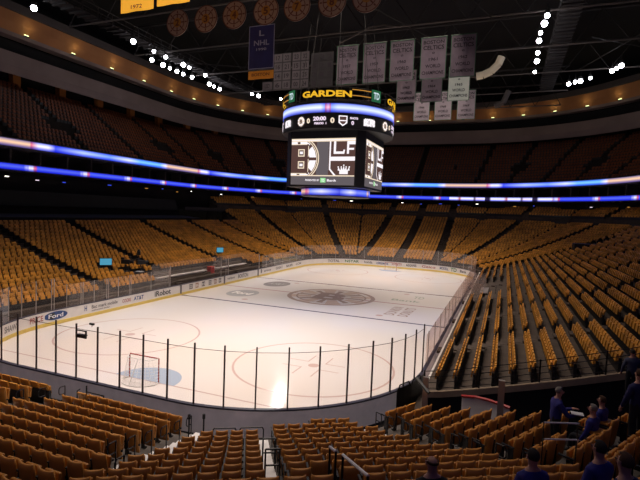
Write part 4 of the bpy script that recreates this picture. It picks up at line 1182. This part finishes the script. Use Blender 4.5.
for i, k in enumerate((5, 7)):
    d = fC.d0+fC.pitch*k; g = empty('aisle_handrail', fC.pt(CR+d, -.72, fC.z(k))); tag(g, 'black double hoop handrail in the narrow centre aisle, %s one' % ('farther' if i == 0 else 'nearer'), 'handrail', 'handrails of the stepped aisles')
    m = MB()
    for s_ in (-1, 1):
        p = t_*.16*s_; m.bar(p, p+Vector((0, 0, .92)), .022, 8)
    for h_ in (.92, .55): m.bar(t_*-.16+Vector((0, 0, h_)), t_*.16+Vector((0, 0, h_)), .022, 8)
    m.build('hoop', M['rail'], g)
for i, (t0, t1) in enumerate(((-2.35, -1.62), (-1.5, -.75))):
    d = 3.0; z = .72; a = fC.pt(CR+d, t0, z); b = fC.pt(CR+d, t1, z)
    g = empty('guard_rail', a); tag(g, 'black rounded guard rail frame before the narrow block, %s one' % ('left' if i == 0 else 'right'), 'guard rail', 'guard rails before the narrow block')
    o = b-a; m = MB(); H = Vector((0, 0, 1.05))
    m.path([Vector((0, 0, 0)), H*.93, H+o*.06, H+o*.94, H*.93+o, o], .022, 8); m.build('hoop', M['rail'], g)
    m = MB(); m.bar(H*.66, H*.66+o, .018, 8); m.build('mid_rail', M['rail'], g)
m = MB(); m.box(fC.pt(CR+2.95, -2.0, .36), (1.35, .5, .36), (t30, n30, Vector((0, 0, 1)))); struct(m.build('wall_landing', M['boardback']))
for i, t in enumerate((-3.2, -2.72)):
    p = fC.pt(CR+2.0, t, 0); g = empty('barrier_post', p); tag(g, 'slim black post before the narrow block, %s of two' % ('left' if i == 0 else 'right'), 'post', 'posts by the left block')
    m = MB(); m.bar((0, 0, 0), (0, 0, 1.75), .028, 8); m.build('pole', M['rail'], g)
    m = MB(); m.bar((0, 0, 1.65), (0, 0, 1.80), .05, 8); m.build('cap', M['rail'], g)
p = fA.pt(CR+1.3, -3.1, .0)
g = empty('front_rail', p); tag(g, 'low black rail frame behind the boards at the foot of the left aisle', 'guard rail')
m = MB()
m.path([(-.5, 0, 0), (-.5, 0, 1.2), (-.35, 0, 1.3)], .025, 8); m.bar((0, 0, 0), (0, 0, 1.5), .03, 8); m.build('post', M['rail'], g)
m = MB(); m.path([(0, 0, 1.25), (.9, .0, 1.25), (.9, 0, 0)], .025, 8); m.bar((0, 0, .9), (.9, 0, .9), .02, 8); m.build('rail_bar', M['rail'], g)
# closest hand rail (silver-topped) in the middle block: px (328,446) -> (371,476)
g = empty('stair_guard', (0, 0, 0)); tag(g, 'black stair guard with worn silver top rail near the bottom middle', 'guard rail')
a = at_px(343, 455, 8.6); b = at_px(368, 476, 7.3); e = at_px(330, 447, 9.2); e2 = at_px(336, 451.5, 8.9)
m = MB(); m.bar(a, b, .028, 8); m.bar(e, e2, .028, 8); m.build('top_rail', M['railsilver'], g)
m = MB()
for q in (a, b, e, e2): m.bar(q, Vector((q.x, q.y, q.z-1.0)), .024, 8)
m.bar(a-Vector((0, 0, .45)), b-Vector((0, 0, .45)), .018, 6); m.bar(e-Vector((0, 0, .55)), e2-Vector((0, 0, .55)), .02, 6)
m.build('post', M['rail'], g)
# silver two bar rail by the standing man
g = empty('side_guard', (0, 0, 0)); tag(g, 'two thin silver horizontal bars in the seats behind the standing man in blue', 'guard rail')
m = MB()
for (y_, xa, xb) in ((422.5, 544, 579), (439, 544, 577)):
    m.bar(at_px(xa, y_, 9.3), at_px(xb, y_+1, 9.3), .018, 8)
m.build('rail_bar', M['railsilver'], g)
m = MB()
for xa in (544, 578):
    q = at_px(xa, 422, 9.3); m.bar(q, q-Vector((0, 0, 1.1)), .012, 8)
m.build('post', M['rail'], g)

# railing along the cut end of the right stand
fR = FAC[6]
g = empty('stand_end_railing', (0, 0, 0)); tag(g, 'long black railing along the sloping near end of the right stand above the pit', 'railing')
pts = []
for k in range(0, 25):
    d = fR.d0-.35+fR.pitch*k; pts.append(fR.pt(CR+d, -3.27, fR.z(k)))
bars = MB()
for h in (.25, .50, .75, 1.0): bars.path([p+Vector((0, 0, h-.1)) for p in pts], .016, 5)
bars.build('rail_bar', M['rail'], g)
for k in range(0, 25, 3):
    m = MB(); m.bar(pts[k]-Vector((0, 0, .1)), pts[k]+Vector((0, 0, .95)), .03, 6); m.build('post', M['rail'], g)
# edge kerb of the right stand
m = MB()
for a, b in zip(pts, pts[1:]):
    aa = a+Vector((0, -.08, .02)); bb = b+Vector((0, -.08, .02)); m.quad(aa-Vector((0, 0, .26)), bb-Vector((0, 0, .26)), bb, aa); m.quad(aa, bb, bb+Vector((0, .15, 0)), aa+Vector((0, .15, 0)))
struct(m.build('trim_9', pbr('slab_edge', (.38, .28, .19), .8, var=.2, scale=2)))
m = MB()
for a, b in zip(pts, pts[1:]):
    aa = a+Vector((0, -.02, -.24)); bb = b+Vector((0, -.02, -.24)); m.quad((aa.x, aa.y, 0), (bb.x, bb.y, 0), bb, aa)
struct(m.build('wall_pit_right', M['pit']))
# white kerb along the front of the right stand
m = MB(); m.box((HX+.50, 0, .58), (.05, 24.0, .58)); struct(m.build('trim_10', M['c_yellow']))
m = MB(); m.quad((HX+.13, -26, .35), (HX+.50, -26, .35), (HX+.50, 26, .35), (HX+.13, 26, .35)); struct(m.build('floor_walkway', M['concrete']))
# curved white barrier with red top inside the pit
g = empty('curved_barrier', (0, 0, 0)); tag(g, 'curved white barrier with red top edge down in the dark pit', 'barrier')
pp = [at_px(x, y, dd) for x, y, dd in ((462, 396, 17.5), (476, 397, 17.0), (488, 400, 16.6), (498, 403.5, 16.2), (510, 408, 15.9))]
m = MB(); t_m = MB()
for a, b in zip(pp, pp[1:]):
    m.quad((a.x, a.y, 0), (b.x, b.y, 0), b, a); t_m.bar(a, b, .06, 6); m.box(((a+b)/2), (.02, .02, .02))
m.build('panel', M['boardwhite'], g); t_m.build('top_edge', M['redband'], g)
for a, b in zip(pp, pp[1:]): pass
# pale steel posts in pit
for i, (x, y, dd, h) in enumerate(((425, 398, 17.5, 1.3), (500.5, 404, 15.5, 1.5))):
    q = at_px(x, y, dd); m = MB(); m.box((q.x, q.y, q.z/2+.4), (.10, .06, q.z/2+.4)); o = m.build('steel_post', M['postpale']); tag(o, 'pale square steel post %s' % ('at the right end of the near glass' if i == 0 else 'standing in the pit beside the curved barrier'), 'post')
# dark gate equipment behind the corner glass
g = empty('rink_gate', (0, 0, 0)); tag(g, 'black equipment gate with curved bars at the right corner of the near boards', 'gate')
m = MB()
for s0 in (14.1, 14.7, 15.3, 15.9, 16.5):
    a = perim(s0); b = perim(s0+.6); m.quad((a[0]*1.0+.25, a[1]-.12, 0), (b[0]+.25, b[1]-.12, 0), (b[0]+.25, b[1]-.12, 1.25), (a[0]+.25, a[1]-.12, 1.25))
m.build('panel', M['black'], g)
m = MB()
for s0 in (14.1, 15.2):
    a = perim(s0); b = perim(s0+1.0); A_ = Vector((a[0]+.3, a[1]-.15, 1.2)); B_ = Vector((b[0]+.3, b[1]-.15, 1.2)); m.path([A_, A_.lerp(B_, .15)+Vector((0, 0, .22)), A_.lerp(B_, .85)+Vector((0, 0, .22)), B_], .03, 6)
m.build('bar', M['rail'], g)
# leaning dark arm at the corner glass (px 416,378 -> 428,393)
m = MB(); m.bar(at_px(416.5, 378, 17.2), at_px(429, 393, 16.6), .07, 6); o = m.build('boom_arm', M['black']); tag(o, 'thick black slanting arm against the corner glass beside the pit', 'arm')

# players' benches
for i, (y0, y1, lab) in enumerate(((-9.1, -.9, 'nearer'), (1.0, 7.9, 'farther'))):
    g = empty('player_bench', (-HX-1.3, (y0+y1)/2, 0)); tag(g, 'long white players bench on the left side of the rink, the %s one' % lab, 'bench', 'player benches')
    L = (y1-y0)/2
    m = MB(); m.box((-.9, 0, 1.35), (.08, L, .28)); m.box((-.75, 0, 1.64), (.25, L, .03)); m.build('back_panel', M['boardwhite'], g)
    m = MB(); m.box((-.35, 0, .62), (.2, L, .03)); m.build('seat', M['postpale'], g)
    m = MB(); m.box((.1, 0, .16), (1.1, L, .16)); m.build('plinth', M['black'], g)
m = MB(); m.box((-HX-1.9, -.05, 1.5), (.3, .35, .5)); o = m.build('water_cooler', M['redband'], bevel=.05); tag(o, 'small orange-red cooler box between the two player benches', 'cooler')

# monitors and camera positions in the left stand
for i, (x, y, z, w, lab) in enumerate(((-17.9, -12.4, 3.35, .50, 'bright blue monitor on a dark stand above the lower seats of the left stand'), (-17.9, 6.3, 3.3, .42, 'blue monitor farther along the left stand behind the player benches'))):
    g = empty('broadcast_monitor', (x, y, zrow(4.9)), math.radians(45)); tag(g, lab, 'monitor', 'blue monitors in the left stand')
    hz = z-zrow(4.9)
    m = MB(); m.box((0, 0, hz), (w+.05, .06, .36)); cs = m.build('casing', M['black'], g)
    m = MB(); m.quad((-w, -.07, hz-.30), (w, -.07, hz-.30), (w, -.07, hz+.30), (-w, -.07, hz+.30)); m.build('screen', M['monitor'], cs)
    m = MB(); m.bar((0, .02, 0), (0, .02, hz-.4), .05, 8); m.box((0, 0, .03), (.35, .3, .03)); m.build('stand', M['black'], g)
for i, (y, d) in enumerate(((-11.0, 3.9), (-9.6, 3.4), (-7.5, 5.6))):
    g = empty('tripod_camera', (-HX-d, y, zrow(d)+.02), .3+i); tag(g, 'black broadcast camera on a tripod in the left stand, %s from the blue monitor' % ('nearest', 'next', 'farthest')[i], 'camera', 'broadcast cameras in the left stand')
    m = MB()
    for k in range(3): t = 2*PI*k/3; m.bar((.5*math.cos(t), .5*math.sin(t), 0), (0, 0, 1.15), .03, 6)
    m.build('tripod', M['black'], g)
    m = MB(); m.box((0, 0, 1.38), (.42, .16, .20)); m.bar((.42, 0, 1.38), (.75, 0, 1.38), .13, 10); m.build('camera_body', M['black'], g, bevel=.02)
    m = MB(); m.box((-.32, 0, 1.68), (.14, .10, .09)); m.build('viewfinder', M['black'], g)
# table with equipment
g = empty('equipment_table', (-HX-3.2, -10.2, zrow(2.6)), PI/2); tag(g, 'dark equipment table with white papers beside the cameras in the left stand', 'table')
m = MB(); m.box((0, 0, .75), (.9, .35, .03)); m.build('table_top', M['black'], g)
for sx in (-1, 1):
    for sy in (-1, 1): m = MB(); m.bar((sx*.8, sy*.28, 0), (sx*.8, sy*.28, .74), .025, 6); m.build('leg', M['blackmetal'], g)
m = MB(); m.box((.2, 0, .80), (.35, .2, .02)); o = m.build('paper_stack', M['paper']); o.location = (-HX-3.2, -10.2, zrow(2.6)); tag(o, 'white papers lying on the dark equipment table', 'papers')
# timekeeper area on the right side
g = empty('timekeeper_desk', (HX+1.9, 3.4, .9)); tag(g, 'grey timekeeper desk behind the right boards at the halfway line', 'desk')
m = MB(); m.box((0, 0, .75), (.35, 2.0, .04)); m.box((-.3, 0, .40), (.03, 2.0, .36)); m.build('desk_top', M['postpale'], g)
for sy in (-1, 1): m = MB(); m.box((.25, sy*1.9, .37), (.04, .04, .37)); m.build('leg', M['blackmetal'], g)
for i, y in enumerate((1.6, 3.0, 4.6, 6.0)):
    g = empty('office_chair', (HX+2.7, y, .9)); tag(g, 'black chair behind the timekeeper desk, %s from the near end' % ordn(i), 'chair', 'chairs behind the timekeeper desk')
    m = MB(); m.box((0, 0, .46), (.23, .23, .04)); m.build('seat', M['black'], g, bevel=.02)
    m = MB(); m.box((.24, 0, .80), (.03, .21, .24)); m.build('backrest', M['black'], g, bevel=.02)
    m = MB(); m.bar((0, 0, .05), (0, 0, .44), .03, 8)
    for k in range(5): t = 2*PI*k/5; m.bar((0, 0, .08), (.26*math.cos(t), .26*math.sin(t), .04), .02, 6)
    m.build('pedestal', M['blackmetal'], g)
for y in (-.6, 2.2, 5.0, 7.8):
    m = MB(); m.box((HX+1.0, y, 1.9), (.9, .02, .9)); o = m.build('partition_glass', M['glasshaze']); tag(o, 'clear glass partition crossing the penalty boxes behind the right boards', 'glass partition', 'penalty box partitions')

# speaker / scattered dark items in the upper bowl
for i, (px, py, dd) in enumerate(((592, 248, 62),)):
    q = at_px(px, py, dd)
    m = MB(); m.box(q, (2.2, 1.2, .5)); o = m.build('camera_platform', M['black']); tag(o, 'dark blue-black camera platform among the seats high in the right stand', 'platform')

# ================================================================== PEOPLE
def person(loc, rz, pose, label, top='jacket', legs='trouser', hair='hairgrey', scale=1.0, armL=None, armR=None, headtilt=(0, 0), lean=0.0, bald=False):
    g = empty('person', loc, rz); g.scale = (scale,)*3; tag(g, label, 'person')
    V = []; E = []; Rr = []; T = []
    def add(p, r, tagn, par=None):
        V.append(Vector(p)); Rr.append(r if isinstance(r, tuple) else (r, r)); T.append(tagn)
        if par is not None: E.append((par, len(V)-1))
        return len(V)-1
    sit = pose == 'sit'
    hz = .50 if sit else .95
    L = lambda x, y, z: (x, y+lean*(z-hz), z)
    pel = add((0, 0, hz), (.15, .12), 'legs')
    wa = add(L(0, 0, hz+.16), (.175, .14), 'top', pel)
    ch = add(L(0, .01, hz+.30), (.195, .145), 'top', wa)
    sh = add(L(0, 0, hz+.48), (.13, .105), 'top', ch)
    ne = add(L(0, .01, hz+.58), (.055, .055), 'skin', sh)
    hy, hx = headtilt
    h0 = add(L(hx*.4, .02+hy*.4, hz+.645), (.070, .078), 'skin', ne)
    h1 = add(L(hx, .03+hy, hz+.735), (.080, .098), 'skin', h0)
    h2 = add(L(hx*1.3, .02+hy*1.2, hz+.81), (.060, .072), 'skin', h1)
    for s in (-1, 1):
        arm = (armL if s < 0 else armR) or ((.25, .04, hz+.20), (.24, .16, hz-.02))
        sd = add(L(s*.175, 0, hz+.455), (.082, .082), 'top', sh)
        el = add(L(s*arm[0][0], arm[0][1], arm[0][2]), (.064, .064), 'top', sd)
        wr = add(L(s*arm[1][0], arm[1][1], arm[1][2]), (.040, .040), 'top', el)
        d = (V[wr]-V[el]).normalized(); sidev = Vector((1, 0, 0)) if abs(d.x) < .8 else Vector((0, 0, 1))
        sv = (sidev-d*sidev.dot(d)).normalized(); nv = d.cross(sv)
        pa = add(V[wr]+d*.055, (.038, .022), 'skin', wr)
        for q, (off, ln) in enumerate(((-.030, .065), (-.010, .078), (.011, .072), (.030, .055))):
            k1 = add(V[pa]+d*.038+sv*off, .0095, 'skin', pa); k2 = add(V[k1]+d*ln*.5+nv*.012, .0088, 'skin', k1); add(V[k2]+d*ln*.4+nv*.024, .0075, 'skin', k2)
        th = add(V[wr]+d*.035-sv*.034, .011, 'skin', pa); add(V[th]+d*.03-sv*.022, .010, 'skin', th)
        hp = add((s*.095, 0, hz-.04), (.095, .095), 'legs', pel)
        if sit: kn = add((s*.12, .42, .50), (.065, .065), 'legs', hp); an = add((s*.12, .44, .10), (.042, .042), 'legs', kn); to = add((s*.13, .60, .05), (.040, .03), 'shoe', an)
        else: kn = add((s*.105, .02, .50), (.065, .065), 'legs', hp); an = add((s*.11, -.02, .09), (.042, .042), 'legs', kn); to = add((s*.13, .15, .045), (.042, .03), 'shoe', an)
    me = bpy.data.meshes.new('body'); me.from_pydata([tuple(v) for v in V], E, [])
    o = bpy.data.objects.new('body', me); COL.objects.link(o)
    md = o.modifiers.new('Skin', 'SKIN'); md.use_smooth_shade = True
    for i, sv_ in enumerate(me.skin_vertices[0].data): sv_.radius = Rr[i]; sv_.use_root = (i == 0)
    sb_ = o.modifiers.new('Sub', 'SUBSURF'); sb_.levels = 1; sb_.render_levels = 1
    dg = bpy.context.evaluated_depsgraph_get(); dg.update()
    m2 = bpy.data.meshes.new_from_object(o.evaluated_get(dg)); bpy.data.objects.remove(o)
    m2.materials.clear()
    order = ['top', 'legs', 'skin', 'shoe']
    for mt in (M[top], M[legs], M['skin'], M['shoe']): m2.materials.append(mt)
    segs = [(V[a], V[b], T[b]) for a, b in E]
    for f in m2.polygons:
        c_ = f.center; best = 9; bt = 'top'
        for a, b, t in segs:
            ab = b-a; tt = max(0, min(1, (c_-a).dot(ab)/max(1e-9, ab.dot(ab)))); dd = (c_-(a+ab*tt)).length
            if dd < best: best = dd; bt = t
        f.material_index = order.index(bt); f.use_smooth = True
    b = bpy.data.objects.new('body', m2); COL.objects.link(b); b.parent = g
    hc_ = V[h1]
    # hair
    bm = bmesh.new(); bmesh.ops.create_uvsphere(bm, u_segments=14, v_segments=9, radius=1.0)
    for v in bm.verts:
        v.co = Vector((v.co.x*.088, v.co.y*.108, v.co.z*.100))
    cut = -.01 if not bald else .3
    dele = [v for v in bm.verts if (v.co.y > .035 and v.co.z < .055) or v.co.z < (-.055 if not bald else -.05) or (bald and v.co.z > .03)]
    bmesh.ops.delete(bm, geom=dele, context='VERTS')
    hm = bpy.data.meshes.new('hair'); bm.to_mesh(hm); bm.free(); hm.materials.append(M[hair])
    for f in hm.polygons: f.use_smooth = True
    ho = bpy.data.objects.new('hair', hm); COL.objects.link(ho); ho.parent = g; ho.location = hc_+Vector((0, -.008, .022))
    sd_ = ho.modifiers.new('Solid', 'SOLIDIFY'); sd_.thickness = .012
    # face: eyes, nose, mouth, ears
    m = MB()
    for s in (-1, 1):
        m.box(hc_+Vector((s*.032, .088, .012)), (.012, .008, .006), mi=0); m.box(hc_+Vector((s*.082, .0, .0)), (.010, .018, .028), mi=1)
    m.box(hc_+Vector((0, .098, -.012)), (.010, .014, .020), mi=1); m.box(hc_+Vector((0, .090, -.048)), (.022, .006, .005), mi=2)
    m.build('face', [M['black'], M['skin'], M['adred']], g, bevel=.003)
    return g
def place(px, py, depth, drop):
    """foot point so that the head (drop metres above feet) lands on the measured direction"""
    q = at_px(px, py, depth); return (q.x, q.y, q.z-drop)
toC = lambda p: math.atan2(p[1]-0, p[0])  # unused
def stand_row(px, py, headh, fi, tryd):
    pass
# standing man in blue jacket
fp = STD[0]; d_pos = Vector((fp[0], fp[1], fp[2]+1.69))
person((d_pos.x, d_pos.y, d_pos.z-1.69), math.radians(-75), 'stand', 'standing grey-haired person in a long blue jacket facing right with hands held forward', 'jacket', 'trouser', 'hairgrey', armL=((.22, .20, 1.12), (.14, .44, 1.20)), armR=((.22, .22, 1.12), (.12, .46, 1.18)), lean=.05)
m = MB(); q = d_pos; m.box((q.x+.48, q.y-.05, q.z-.48), (.14, .10, .01)); o = m.build('paper_sheet', M['paper']); tag(o, 'pale sheet of paper held by the standing person in blue', 'paper')
for (p_, th_, lab_, tp, hr) in SIT:
    person(p_, math.radians(th_), 'sit', lab_, tp, 'trouser', hr, bald='bald' in lab_)
person(STD[1], math.radians(30), 'stand', 'tall standing person in dark blue at the right edge of the view', 'jacketdark', 'trouser', 'hairbrown', scale=1.10)
person(STD[2], math.radians(10), 'stand', 'standing person in grey-blue shirt farther off at the right edge', 'greyshirt', 'trouser', 'hairdark')

# ================================================================== LIGHT
def area(x, y, z, sx, sy, e, col, spread, rot=(0, 0, 0)):
    l = bpy.data.lights.new('overhead_light', 'AREA'); l.shape = 'RECTANGLE'; l.size = sx; l.size_y = sy; l.energy = e; l.color = col; l.spread = math.radians(spread)
    o = bpy.data.objects.new('overhead_light', l); COL.objects.link(o); o.location = (x, y, z); o.rotation_euler = rot; return o
WARM = (1.0, .85, .73)
for y in (-22, 0, 22):
    area(0, y, 27.6, 22, 14, 3500, WARM, 86)
area(6, -38, 26, 16, 6, 150, WARM, 120)  # fill added over the near stand to brighten seats and board backs
l = bpy.data.lights.new('fill', 'POINT'); l.energy = 470; l.color = (1, .78, .66); l.shadow_soft_size = 4
o = bpy.data.objects.new('fill_light', l); COL.objects.link(o); o.location = (0, 8, 22.2)  # added fill to lift the balcony, no lamp hangs here
l = bpy.data.lights.new('fill2', 'POINT'); l.energy = 120; l.color = (1, .8, .7); l.shadow_soft_size = 2
o = bpy.data.objects.new('fill_light', l); COL.objects.link(o); o.location = (2, -22, 19)  # second added fill, above the near ice
l = bpy.data.lights.new('flood', 'SPOT'); l.energy = 9000; l.spot_size = math.radians(12); l.spot_blend = .5; l.color = (1, .97, .95); l.shadow_soft_size = .35
o = bpy.data.objects.new('flood_light', l); COL.objects.link(o); o.location = (-20.8, 31.9, 27.6); o.rotation_euler = (Vector((7.43, -26.77, 0))-Vector(o.location)).to_track_quat('-Z', 'Y').to_euler()
w = bpy.data.worlds.new('world'); S.world = w; w.use_nodes = True
w.node_tree.nodes['Background'].inputs[0].default_value = (.9, .7, .6, 1); w.node_tree.nodes['Background'].inputs[1].default_value = .002

S.view_settings.view_transform = 'Standard'; S.view_settings.look = 'None'
S.view_settings.exposure = 0; S.view_settings.gamma = 1
S.cycles.use_denoising = True
S.cycles.transparent_max_bounces = 16
S.cycles.max_bounces = 6
S.cycles.sample_clamp_indirect = 3
